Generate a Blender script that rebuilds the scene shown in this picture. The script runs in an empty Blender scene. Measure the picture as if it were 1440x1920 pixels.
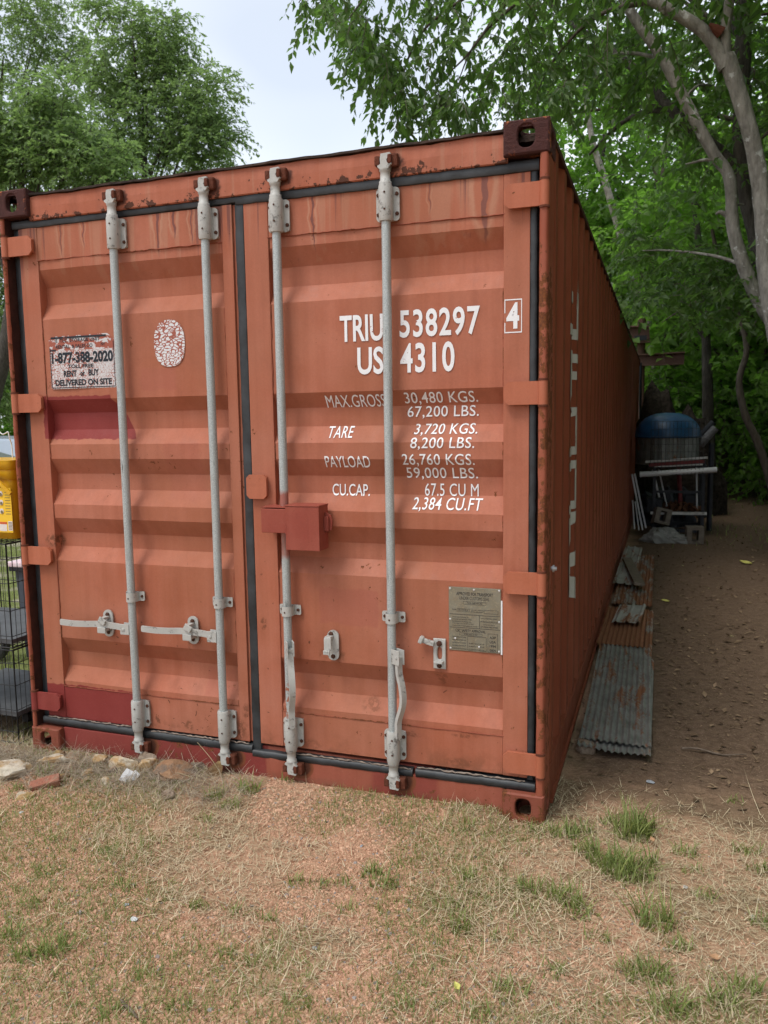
import bpy, bmesh, math, random
import numpy as np
from mathutils import Vector, Matrix

rnd = random.Random(7)
nr = np.random.RandomState(11)
scene = bpy.context.scene
COL = scene.collection
R = math.radians

# ---------------------------------------------------------------- camera
CAM = (2.8285, -2.919, 1.5454)
YAW, PITCH, ROLL, FPX = -0.3356, -0.1124, -0.0149, 1493.18
_fw = Vector((math.sin(YAW)*math.cos(PITCH), math.cos(YAW)*math.cos(PITCH), math.sin(PITCH)))
_r = _fw.cross(Vector((0, 0, 1))).normalized()
_u = _r.cross(_fw)
_r2 = _r*math.cos(ROLL) + _u*math.sin(ROLL)
_u2 = -_r*math.sin(ROLL) + _u*math.cos(ROLL)
cam_data = bpy.data.cameras.new("camera")
cam = bpy.data.objects.new("camera", cam_data)
COL.objects.link(cam)
m = Matrix((( _r2.x, _u2.x, -_fw.x, CAM[0]), (_r2.y, _u2.y, -_fw.y, CAM[1]), (_r2.z, _u2.z, -_fw.z, CAM[2]), (0, 0, 0, 1)))
cam.matrix_world = m
cam_data.sensor_fit = 'VERTICAL'
cam_data.sensor_height = 36.0
cam_data.lens = FPX/1920*36.0
cam_data.clip_start = 0.05
cam_data.clip_end = 1500
cam_data.dof.use_dof = True
cam_data.dof.focus_distance = 3.25
cam_data.dof.aperture_fstop = 6.0
scene.camera = cam

def at(px, py, y=None, z=None, x=None):
    """the point of the place seen at a photo pixel, on a plane of known y, z or x"""
    d = _fw*FPX + _r2*(px-720) - _u2*(py-960)
    if y is not None: t = (y-CAM[1])/d.y
    elif z is not None: t = (z-CAM[2])/d.z
    else: t = (x-CAM[0])/d.x
    return Vector(CAM) + d*t

# ---------------------------------------------------------------- light
SUN_ELEV, SUN_AZ = R(60), R(212)     # azimuth clockwise from +Y : the sun stands front-left, behind cloud
world = bpy.data.worlds.new("World")
scene.world = world
world.use_nodes = True
wn = world.node_tree
wn.nodes.clear()
wo = wn.nodes.new('ShaderNodeOutputWorld')
bg = wn.nodes.new('ShaderNodeBackground')
sky = wn.nodes.new('ShaderNodeTexSky')
sky.sky_type = 'NISHITA'
sky.sun_disc = False
sky.sun_elevation = SUN_ELEV
sky.sun_rotation = SUN_AZ
sky.air_density = 1.0
sky.dust_density = 2.5
sky.ozone_density = 1.0
tc = wn.nodes.new('ShaderNodeTexCoord')
mp = wn.nodes.new('ShaderNodeMapping')
mp.inputs['Scale'].default_value = (1.0, 1.0, 2.2)
cn = wn.nodes.new('ShaderNodeTexNoise')
cn.inputs['Scale'].default_value = 2.1
cn.inputs['Detail'].default_value = 2.0
cn.inputs['Roughness'].default_value = 0.5
cr = wn.nodes.new('ShaderNodeMapRange')
cr.inputs['From Min'].default_value = 0.36
cr.inputs['From Max'].default_value = 0.66
cr.inputs['To Min'].default_value = 0.55
cr.inputs['To Max'].default_value = 0.97
mx = wn.nodes.new('ShaderNodeMix')
mx.data_type = 'RGBA'
mx.inputs[7].default_value = (6.5, 6.85, 7.3, 1)       # the cloud layer, same unit as the sky texture
wn.links.new(tc.outputs['Generated'], mp.inputs['Vector'])
wn.links.new(mp.outputs[0], cn.inputs['Vector'])
wn.links.new(cn.outputs[0], cr.inputs[0])
wn.links.new(cr.outputs[0], mx.inputs[0])
wn.links.new(sky.outputs[0], mx.inputs[6])
wn.links.new(mx.outputs[2], bg.inputs['Color'])
bg.inputs['Strength'].default_value = 0.105
wn.links.new(bg.outputs[0], wo.inputs[0])

sun_data = bpy.data.lights.new("sun", 'SUN')
sun_data.energy = 1.3
sun_data.angle = R(22)
sun_data.color = (1.0, 0.96, 0.9)
sun = bpy.data.objects.new("sun", sun_data)
COL.objects.link(sun)
_sd = Vector((math.sin(SUN_AZ)*math.cos(SUN_ELEV), math.cos(SUN_AZ)*math.cos(SUN_ELEV), math.sin(SUN_ELEV)))
sun.rotation_euler = _sd.to_track_quat('Z', 'Y').to_euler()
sun.location = (-6, -8, 12)

scene.view_settings.view_transform = 'Standard'
scene.view_settings.look = 'None'
scene.view_settings.exposure = 0.78
scene.view_settings.gamma = 1.0
scene.view_settings.use_curve_mapping = False
scene.render.engine = 'CYCLES'
scene.cycles.use_denoising = True
scene.cycles.adaptive_threshold = 0.02
world.cycles.sampling_method = 'MANUAL'
world.cycles.sample_map_resolution = 512
scene.cycles.max_bounces = 6
scene.cycles.diffuse_bounces = 3
scene.cycles.transmission_bounces = 6
scene.cycles.caustics_reflective = False
scene.cycles.caustics_refractive = False

# ---------------------------------------------------------------- node helpers
class NT:
    def __init__(s, name, rough=0.6, spec=0.4, metal=0.0):
        s.mat = bpy.data.materials.new(name)
        s.mat.use_nodes = True
        s.t = s.mat.node_tree
        s.t.nodes.clear()
        s.out = s.n('ShaderNodeOutputMaterial')
        s.b = s.n('ShaderNodeBsdfPrincipled')
        s.t.links.new(s.b.outputs[0], s.out.inputs[0])
        s.b.inputs['Roughness'].default_value = rough
        s.b.inputs['Specular IOR Level'].default_value = spec
        s.b.inputs['Metallic'].default_value = metal
        s._tc = None
    def n(s, k): return s.t.nodes.new(k)
    def set(s, inp, v):
        if v is None: return
        if isinstance(v, bpy.types.NodeSocket): s.t.links.new(v, inp)
        else:
            if isinstance(v, (tuple, list)) and inp.type == 'RGBA' and len(v) == 3: v = (*v, 1)
            inp.default_value = v
    def pos(s, scale=None, off=None):
        if s._tc is None: s._tc = s.n('ShaderNodeTexCoord')
        v = s._tc.outputs['Object']
        if scale is None and off is None: return v
        mpn = s.n('ShaderNodeMapping')
        s.t.links.new(v, mpn.inputs[0])
        if scale is not None: mpn.inputs['Scale'].default_value = scale if isinstance(scale, tuple) else (scale,)*3
        if off is not None: mpn.inputs['Location'].default_value = off
        return mpn.outputs[0]
    def noise(s, vec, scale, detail=4, rough=0.55, dist=0.0, col=False):
        k = s.n('ShaderNodeTexNoise')
        s.set(k.inputs['Vector'], vec)
        k.inputs['Scale'].default_value = scale
        k.inputs['Detail'].default_value = detail
        k.inputs['Roughness'].default_value = rough
        k.inputs['Distortion'].default_value = dist
        return k.outputs[1 if col else 0]
    def voro(s, vec, scale, feature='F1', out=0, rand=1.0):
        k = s.n('ShaderNodeTexVoronoi')
        k.feature = feature
        s.set(k.inputs['Vector'], vec)
        k.inputs['Scale'].default_value = scale
        k.inputs['Randomness'].default_value = rand
        return k.outputs[out]
    def mr(s, v, a, b, c=0.0, d=1.0, smooth=False):
        k = s.n('ShaderNodeMapRange')
        if smooth: k.interpolation_type = 'SMOOTHSTEP'
        s.set(k.inputs[0], v)
        for i, q in enumerate((a, b, c, d)): s.set(k.inputs[i+1], q)
        return k.outputs[0]
    def m(s, op, a, b=None, c=None):
        k = s.n('ShaderNodeMath')
        k.operation = op
        s.set(k.inputs[0], a)
        if b is not None: s.set(k.inputs[1], b)
        if c is not None: s.set(k.inputs[2], c)
        return k.outputs[0]
    def mix(s, f, a, b, mode='MIX'):
        k = s.n('ShaderNodeMix')
        k.data_type = 'RGBA'
        k.blend_type = mode
        s.set(k.inputs[0], f)
        s.set(k.inputs[6], a)
        s.set(k.inputs[7], b)
        return k.outputs[2]
    def xyz(s, v):
        k = s.n('ShaderNodeSeparateXYZ')
        s.t.links.new(v, k.inputs[0])
        return k.outputs
    def attr(s, name, out=2):
        k = s.n('ShaderNodeAttribute')
        k.attribute_name = name
        return k.outputs[out]
    def hsv(s, col, h=0.5, sa=1.0, v=1.0):
        k = s.n('ShaderNodeHueSaturation')
        s.set(k.inputs['Hue'], h); s.set(k.inputs['Saturation'], sa); s.set(k.inputs['Value'], v)
        s.set(k.inputs['Color'], col)
        return k.outputs[0]
    def vadd(s, a, b, k=1.0):
        q = s.n('ShaderNodeVectorMath'); q.operation = 'SCALE'
        s.set(q.inputs[0], b); q.inputs['Scale'].default_value = k
        w = s.n('ShaderNodeVectorMath'); w.operation = 'ADD'
        s.set(w.inputs[0], a); s.set(w.inputs[1], q.outputs[0])
        return w.outputs[0]
    def bump(s, h, strength=0.3, dist=0.01, prev=None):
        k = s.n('ShaderNodeBump')
        k.inputs['Strength'].default_value = strength
        k.inputs['Distance'].default_value = dist
        s.set(k.inputs['Height'], h)
        if prev is not None: s.set(k.inputs['Normal'], prev)
        s.t.links.new(k.outputs[0], s.b.inputs['Normal'])
        return k.outputs[0]
    def col(s, c): s.set(s.b.inputs['Base Color'], c)
    def rough(s, r): s.set(s.b.inputs['Roughness'], r)
    def rect(s, X, Z, x0, x1, z0, z1, e=0.006):
        a = s.mr(X, x0-e, x0+e); b = s.mr(s.m('SUBTRACT', X, x1), -e, e, 1, 0)
        c = s.mr(Z, z0-e, z0+e); d = s.mr(Z, z1-e, z1+e, 1, 0)
        return s.m('MULTIPLY', s.m('MULTIPLY', a, b), s.m('MULTIPLY', c, d))

M = {}
RUST = (0.085, 0.030, 0.016)
RUST2 = (0.22, 0.075, 0.026)

def paint(name, base, base2, rust=0.30, extra=None, streak=0.16):
    s = NT(name, 0.6, 0.25)
    p = s.pos()
    big = s.noise(p, 1.9, 3, 0.65)
    c = s.mix(s.mr(big, 0.35, 0.65), base, base2)
    st = s.noise(s.pos((24, 24, 0.8)), 1.0, 3, 0.6)
    c = s.mix(s.mr(st, 0.42, 0.75, 0.0, streak), c, tuple(min(1, v*1.45+0.03) for v in base2))
    c = s.mix(s.mr(st, 0.42, 0.25, 0.0, streak*1.3), c, tuple(v*0.55 for v in base))
    mot = s.noise(s.pos((1, 1, .6), (3, 3, 3)), 15, 4, 0.7)
    c = s.mix(s.mr(mot, 0.52, 0.75, 0.0, 0.24), c, tuple(v*0.60 for v in base))
    c = s.mix(s.mr(mot, 0.48, 0.25, 0.0, 0.26), c, (base2[0]*1.12, base2[1]*1.3, base2[2]*1.5))
    if extra: c = extra(s, c, p)
    # rust pits and chips
    chip = s.noise(p, 24, 6, 0.70)
    lim = s.mr(big, 0.33, 0.67, 0.80 - 0.1*rust, 0.72 - 0.28*rust)
    ch = s.m('SUBTRACT', chip, lim)
    chm = s.mr(ch, 0.0, 0.02)
    fine = s.noise(p, 130, 2, 0.6)
    c = s.mix(s.mr(fine, 0.3, 0.7, 0.0, 0.09), c, (0.05, 0.02, 0.015))
    c = s.mix(chm, c, s.mix(s.mr(fine, 0.3, 0.7), RUST, RUST2))
    # pale scratches
    w = s.noise(s.pos((9, 9, 60), (2, 2, 9)), 3.0, 1, 0.5)
    c = s.mix(s.mr(s.m('ABSOLUTE', s.m('SUBTRACT', w, 0.5)), 0.0, 0.003, 0.22, 0.0), c, (0.62, 0.36, 0.28))
    s.col(c)
    s.rough(s.mr(chm, 0, 1, s.mr(mot, 0.3, 0.7, 0.74, 0.50), 0.9))
    s.bump(s.m('MULTIPLY_ADD', fine, 0.05, s.noise(p, 6.0, 1, 0.5)), 0.28, 0.02)
    return s.mat

ORANGE = (0.385, 0.115, 0.060)
ORANGE2 = (0.418, 0.150, 0.092)
REDP = (0.205, 0.026, 0.022)

def door_extra(s, c, p):
    wob = s.vadd(p, s.noise(p, 14, 2, 0.6, 0, True), 0.035)
    X, Y, Z = s.xyz(wob)
    # warmer, browner oval of the panels against pinker bottoms
    # old sticker ghosts
    for (x0, x1, z0, z1, k) in ((0.70, 0.88, 1.70, 1.79, .35), (0.80, 0.98, 1.22, 1.47, .22), (1.52, 1.78, 0.72, 0.87, .45), (0.95, 1.09, 0.35, 0.47, .3), (2.0, 2.24, 0.92, 1.05, .2)):
        c = s.mix(s.m('MULTIPLY', s.rect(X, Z, x0, x1, z0+.017, z1+.017, 0.004), k), c, (0.36, 0.098, 0.075))
    # stains below the header
    dr = s.noise(s.pos((21, 21, 0.55), (1.3, 0, 0)), 1.0, 3, 0.55)
    top = s.mr(Z, 2.10, 2.44)
    a = s.mr(s.m('ADD', dr, s.m('MULTIPLY', top, 0.16)), 0.63, 0.70)
    a = s.m('MULTIPLY', a, s.mr(Z, 2.08, 2.30))
    c = s.mix(s.m('MULTIPLY', a, 0.62), c, (0.43, 0.20, 0.125))
    dr2 = s.noise(s.pos((30, 30, 0.5), (9.3, 0, 0)), 1.0, 3, 0.55)
    b = s.m('MULTIPLY', s.mr(s.m('ADD', dr2, s.m('MULTIPLY', top, 0.12)), 0.70, 0.76), s.mr(Z, 2.16, 2.36))
    c = s.mix(s.m('MULTIPLY', b, 0.75), c, (0.115, 0.045, 0.046))
    # rust brown bleeding at the lower rail
    lo = s.m('MULTIPLY', s.mr(Z, 0.16, 0.27, 1, 0), s.mr(s.noise(p, 9, 5, 0.65), 0.50, 0.62))
    c = s.mix(s.m('MULTIPLY', lo, 0.7), c, (0.14, 0.060, 0.030))
    # single stains one can point at: dark runs with a chalky border, rust blooms
    def ell(cx, cz, rx, rz, k, colr, cc, hard=.25):
        dx = s.m('DIVIDE', s.m('SUBTRACT', X, cx+.017), rx); dz = s.m('DIVIDE', s.m('SUBTRACT', Z, cz+.017), rz)
        r2 = s.m('ADD', s.m('MULTIPLY', dx, dx), s.m('MULTIPLY', dz, dz))
        return s.mix(s.m('MULTIPLY', s.mr(r2, 1-hard, 1+hard, 1, 0), k), cc, colr)
    TAN = (0.47, 0.235, 0.15); RUN = (0.13, 0.05, 0.05); BLM = (0.12, 0.045, 0.022)
    for (cx, w, zl) in ((2.195, .055, 2.22), (1.515, .022, 2.24), (0.80, .030, 2.27), (0.88, .024, 2.33), (0.30, .022, 2.30), (0.42, .014, 2.33), (1.99, .012, 2.31), (0.97, .02, 2.30)):
        c = ell(cx, 2.43, w, 2.43-zl, .75, TAN, c)
        c = ell(cx, 2.44, w*.62, (2.44-zl)*.9, .85, ORANGE, c)
        c = ell(cx+w*.1, 2.44, w*.22, (2.44-zl)*1.05, .8, RUN, c)
    for (cx, cz, rx, rz, k) in ((1.722, .385, .045, .030, .6), (1.60, .575, .018, .030, .6), (1.515, .585, .02, .03, .5), (0.875, .590, .020, .035, .7), (0.155, 1.02, .035, .030, .85), (1.245, .70, .016, .026, .8), (2.025, .53, .025, .03, .5), (0.69, .21, .02, .02, .7), (0.85, .205, .022, .022, .7), (1.03, .20, .03, .03, .7), (1.145, .30, .02, .03, .6), (1.10, .215, .045, .05, .6), (1.90, .285, .04, .012, .5), (2.12, .31, .05, .008, .5), (1.45, .19, .05, .02, .4), (2.1, .19, .06, .02, .4)):
        c = s.mix(s.m('MULTIPLY', s.mr(s.noise(p, 45, 3, .7), .42, .55), k), c, ell(cx, cz, rx, rz, 1.0, BLM, c, .5))
    # rust dots thrown about the lower half
    dots = s.voro(s.vadd(p, s.noise(p, 9, 1, .5, 0, True), .2), 16, 'F1')
    dm = s.m('MULTIPLY', s.mr(dots, 0.055, 0.085, 1, 0), s.mr(Z, 1.25, 0.7))
    c = s.mix(s.m('MULTIPLY', dm, .85), c, (0.085, 0.032, 0.018))
    # chalky, browner fading in broad clouds
    c = s.mix(s.mr(s.noise(s.pos((1, 1, .55), (5, 0, 3)), 2.4, 2, .5), .40, .66, 0, .42), c, (0.315, 0.118, 0.060))
    # touch-up paint
    jag = s.vadd(p, s.noise(p, 34, 1, 0.6, 0, True), 0.018)
    X2, Y2, Z2 = s.xyz(jag)
    r1 = s.rect(X2, Z2, 0.16, s.mr(Z2, 1.5, 1.7, 0.64, 0.52), 1.497, 1.692, 0.002)
    r2 = s.rect(X2, Z2, 0.02, 0.60, 0.15, 0.338, 0.0025)
    rr = s.m('MAXIMUM', r1, r2)
    red = s.mix(s.noise(p, 7, 2, 0.6), REDP, (0.255, 0.045, 0.040))
    return s.mix(rr, c, red)

def sill_extra(s, c, p):
    jag = s.vadd(p, s.noise(p, 20, 3, 0.6, 0, True), 0.02)
    X, Y, Z = s.xyz(jag)
    a = s.mr(X, 1.245, 1.255, 1, 0)
    b = s.rect(X, Z, 1.74, 2.02, -1, 1, 0.01)
    red = s.mix(s.noise(p, 6, 4, 0.6), (0.20, 0.030, 0.026), (0.26, 0.056, 0.044))
    c = s.mix(s.m('MAXIMUM', a, s.m('MULTIPLY', b, .7)), c, red)
    for cx in (0.607, 1.054, 1.376, 1.832):        # rust blooms round the keepers
        dx = s.m('DIVIDE', s.m('SUBTRACT', X, cx+.035), .062); dz = s.m('DIVIDE', s.m('SUBTRACT', Z, .100), .052)
        r2 = s.m('ADD', s.m('MULTIPLY', dx, dx), s.m('MULTIPLY', dz, dz))
        c = s.mix(s.mr(r2, .95, 1.15, 1, 0), c, (0.20, 0.062, 0.028)); c = s.mix(s.mr(r2, .45, .8, 1, 0), c, (0.075, 0.026, 0.015))
    lo = s.m('MULTIPLY', s.mr(Z, 0.02, 0.07, 1, 0), s.mr(s.noise(p, 12, 5, 0.65), 0.42, 0.6))
    return s.mix(s.m('MULTIPLY', lo, 0.8), c, (0.17, 0.085, 0.05))

def head_extra(s, c, p):
    X, Y, Z = s.xyz(p)
    dr = s.noise(s.pos((24, 24, 0.4), (2.3, 0, 0)), 1.0, 3, 0.55)
    c = s.mix(s.mr(dr, 0.60, 0.66, 0, 0.55), c, (0.41, 0.19, 0.12))
    dr = s.noise(s.pos((34, 34, 0.4), (5.3, 0, 0)), 1.0, 3, 0.55)
    c = s.mix(s.mr(dr, 0.68, 0.72, 0, 0.6), c, (0.20, 0.06, 0.05))
    for cx in (0.607, 1.054, 1.376, 1.832):
        dx = s.m('DIVIDE', s.m('SUBTRACT', X, cx+.022), .05); dz = s.m('DIVIDE', s.m('SUBTRACT', Z, 2.507), .036)
        r2 = s.m('ADD', s.m('ADD', s.m('MULTIPLY', dx, dx), s.m('MULTIPLY', dz, dz)), s.mr(s.noise(p, 40, 2), .2, .8, -.5, .5))
        c = s.mix(s.mr(r2, .6, 1.1, .9, 0), c, (0.075, 0.028, 0.020))
    ed = s.m('ADD', s.noise(p, 22, 4, 0.7), s.mr(Z, 2.468, 2.505, 0.16, 0.0))
    c = s.mix(s.mr(ed, 0.67, 0.70), c, RUST)
    return c

M['door'] = paint('container_paint', ORANGE, ORANGE2, 0.38, extra=door_extra, streak=.2)
M['head'] = paint('header_paint', ORANGE, ORANGE2, 0.35, extra=head_extra, streak=0.2)
M['sill'] = paint('sill_paint', (0.29, 0.08, 0.045), (0.34, 0.10, 0.065), 0.6, extra=sill_extra)
M['post'] = paint('post_paint', (0.27, 0.066, 0.034), (0.33, 0.098, 0.056), 1.1)
M['hinge'] = paint('hinge_paint', (0.395, 0.114, 0.056), (0.425, 0.142, 0.080), 0.35)
M['redpaint'] = paint('red_paint', REDP, (0.25, 0.05, 0.04), 0.35)
M['lockbox'] = paint('lock_box_paint', (0.265, 0.052, 0.035), (0.32, 0.085, 0.054), 0.45)
M['side'] = paint('side_paint_shaded', (0.205, 0.050, 0.023), (0.235, 0.066, 0.032), 0.5, streak=0.2)  # same paint as the doors, its colour darkened for the shade on this side

def rusty(name, a, b, orange=0.25, rough=0.85):
    s = NT(name, rough, 0.25)
    p = s.pos()
    c = s.mix(s.noise(p, 30, 6, 0.7), a, b)
    c = s.mix(s.mr(s.noise(p, 14, 7, 0.72), 0.66-0.1*orange, 0.72-0.1*orange, 0, 0.9), c, (0.42, 0.13, 0.05))
    s.col(c)
    s.bump(s.noise(p, 70, 5, 0.75), 1.0, 0.010)
    return s.mat
M['casting'] = rusty('casting_rust', (0.036, 0.016, 0.016), (0.105, 0.036, 0.030), 1.0)
M['casting_low'] = paint('low_casting_paint', (0.21, 0.052, 0.030), (0.25, 0.075, 0.045), 1.3)
M['rust'] = rusty('rust', (0.075, 0.026, 0.016), (0.20, 0.06, 0.032), 0.3)
M['bolt'] = rusty('bolt_rust', (0.05, 0.024, 0.018), (0.13, 0.055, 0.032), 0.0)

def simple(name, a, b, scale=12, rough=0.6, spec=0.4, bump=0.2, bscale=80, bdist=0.003, metal=0.0, rough2=None):
    s = NT(name, rough, spec, metal)
    p = s.pos()
    f = s.mr(s.noise(p, scale, 4, 0.62), 0.3, 0.7)
    s.col(s.mix(f, a, b))
    if rough2: s.rough(s.mr(s.noise(p, scale*2.3, 4), 0.3, 0.7, rough, rough2))
    if bump: s.bump(s.noise(p, bscale, 2, 0.65), bump, bdist)
    return s.mat

M['web'] = simple('web_rust_rail_shade', (0.035, 0.014, 0.011), (0.075, 0.026, 0.018), 14, .85, .2, .5)
M['rubber'] = simple('gasket_rubber', (0.010, 0.011, 0.012), (0.045, 0.05, 0.055), 9, 0.5, 0.5, 0.25, 40, 0.004)
M['caulk'] = simple('old_caulk', (0.34, 0.28, 0.23), (0.16, 0.12, 0.10), 40, 0.8, 0.2, 0.6, 130)
s = NT('galvanised_bar', 0.42, 0.5, 0.15)
p = s.pos()
c = s.mix(s.mr(s.noise(p, 300, 2, 0.7), 0.38, 0.62), (0.30, 0.335, 0.335), (0.50, 0.53, 0.52))
c = s.mix(s.mr(s.noise(s.pos((60, 60, 6)), 1.0, 5, 0.7), 0.62, 0.70), c, (0.12, 0.125, 0.12))
c = s.mix(s.mr(s.noise(s.pos(None, (4, 4, 4)), 18, 7, 0.72), 0.72, 0.75), c, (0.30, 0.12, 0.07))
X, Y, Z = s.xyz(s.vadd(p, s.noise(p, 30, 2, .6, 0, True), .03))
for z0, z1, k in ((1.00, 1.27, .9),):
    c = s.mix(s.m('MULTIPLY', s.rect(X, Z, 1.34, 1.44, z0+.015, z1+.015, .012), k), c, (0.33, 0.085, 0.055))
sc_ = s.m('MULTIPLY', s.rect(X, Z, 1.34, 1.44, .33, .48, .02), s.mr(s.noise(p, 38, 3, .6), .52, .56))
c = s.mix(sc_, c, (0.34, 0.11, 0.06))
c = s.mix(s.mr(s.noise(s.pos((8, 8, 1.2), (3, 0, 0)), 5, 3, .6), .52, .70, 0, .45), c, (0.30, 0.29, 0.26))
s.col(c); s.bump(s.noise(p, 300, 2), 0.15, 0.002)
M['bar'] = s.mat
s = NT('painted_hardware', 0.5, 0.45)
p = s.pos()
c = s.mix(s.noise(p, 60, 4, 0.6), (0.36, 0.36, 0.335), (0.51, 0.50, 0.47))
c = s.mix(s.mr(s.noise(p, 30, 7, 0.72), 0.56, 0.64, 0, 0.85), c, (0.13, 0.125, 0.115))
c = s.mix(s.mr(s.noise(s.pos(None, (9, 4, 4)), 40, 7, 0.72), 0.68, 0.72), c, (0.16, 0.075, 0.045))
s.col(c); s.bump(s.noise(p, 150, 4), 0.3, 0.003)
M['hardware'] = s.mat
s = NT('letter_white', .55, .3); p = s.pos()
k = s.mr(s.noise(p, 34, 5, .72), .655, .68)
s.col(s.mix(k, s.mix(s.noise(p, 60, 3), (0.76, 0.77, 0.79), (0.84, 0.84, 0.85)), (0.33, 0.10, 0.055)))
M['white'] = s.mat
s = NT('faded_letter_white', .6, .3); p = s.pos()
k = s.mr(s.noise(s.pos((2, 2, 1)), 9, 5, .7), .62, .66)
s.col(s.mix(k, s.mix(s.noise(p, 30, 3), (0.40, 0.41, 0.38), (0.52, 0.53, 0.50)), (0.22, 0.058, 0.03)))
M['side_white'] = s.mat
M['ink'] = simple('plate_ink', (0.03, 0.03, 0.028), (0.05, 0.048, 0.045), 40, 0.6, 0.3, 0)
M['roof_tar'] = simple('roof_edge_tar', (0.018, 0.014, 0.012), (0.07, 0.045, 0.035), 8, 0.9, 0.2, 0.6, 50, 0.01)

def cracked(name, white, scale, t0, t1, stretch=(1, 1, 1), torn=False):
    """print on brittle vinyl that has crazed and lets the paint below show"""
    s = NT(name, 0.55, 0.3)
    p = s.pos(stretch)
    p2 = s.vadd(p, s.noise(p, 30, 2, 0.6, 0, True), 0.035)
    d = s.voro(p2, scale, 'DISTANCE_TO_EDGE')
    wear = s.noise(s.pos(None, (2, 3, 4)), 7, 5, 0.65)
    lim = s.mr(wear, 0.35, 0.68, t0, t1)
    k = s.mr(s.m('SUBTRACT', d, lim), -0.01, 0.012)
    if torn:
        X, Y, Z = s.xyz(s.pos())
        big = s.noise(s.pos((1, 1, 1.6), (1, 0, 2)), 26, 3, .6)
        k = s.m('MULTIPLY', s.m('MAXIMUM', k, s.mr(Z, 1.884, 1.888)), s.m('MAXIMUM', s.mr(Z, 1.888, 1.884), s.mr(big, .47, .49, 1, 0)))
    c = s.mix(s.noise(p, 50, 3), white, tuple(v*0.86 for v in white))
    s.col(s.mix(k, (0.33, 0.095, 0.062), c))
    return s.mat
M['vinyl'] = cracked('sticker_vinyl', (0.62, 0.60, 0.60), 74, 0.01, 0.13, torn=True)
M['vinyl_ink'] = cracked('sticker_ink', (0.016, 0.022, 0.03), 60, -0.09, 0.03)
M['oval'] = cracked('oval_vinyl', (0.72, 0.73, 0.74), 58, 0.07, 0.19, (0.7, 1, 1.35))
s = NT('data_plate_metal', 0.36, 0.5, 0.75)
p = s.pos()
c = s.mix(s.noise(p, 18, 5, 0.6), (0.24, 0.225, 0.165), (0.36, 0.34, 0.27))
c = s.mix(s.mr(s.noise(p, 150, 3), 0.55, 0.7), c, (0.40, 0.36, 0.25))
s.col(c); s.rough(s.mr(s.noise(p, 30, 4), 0.3, 0.7, 0.34, 0.6))
s.bump(s.noise(p, 9, 2), 0.3, 0.01)
M['plate'] = s.mat
M['rivet'] = simple('rivet_metal', (0.6, 0.6, 0.6), (0.7, 0.7, 0.7), 40, 0.35, 0.5, 0, metal=0.5)

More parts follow.
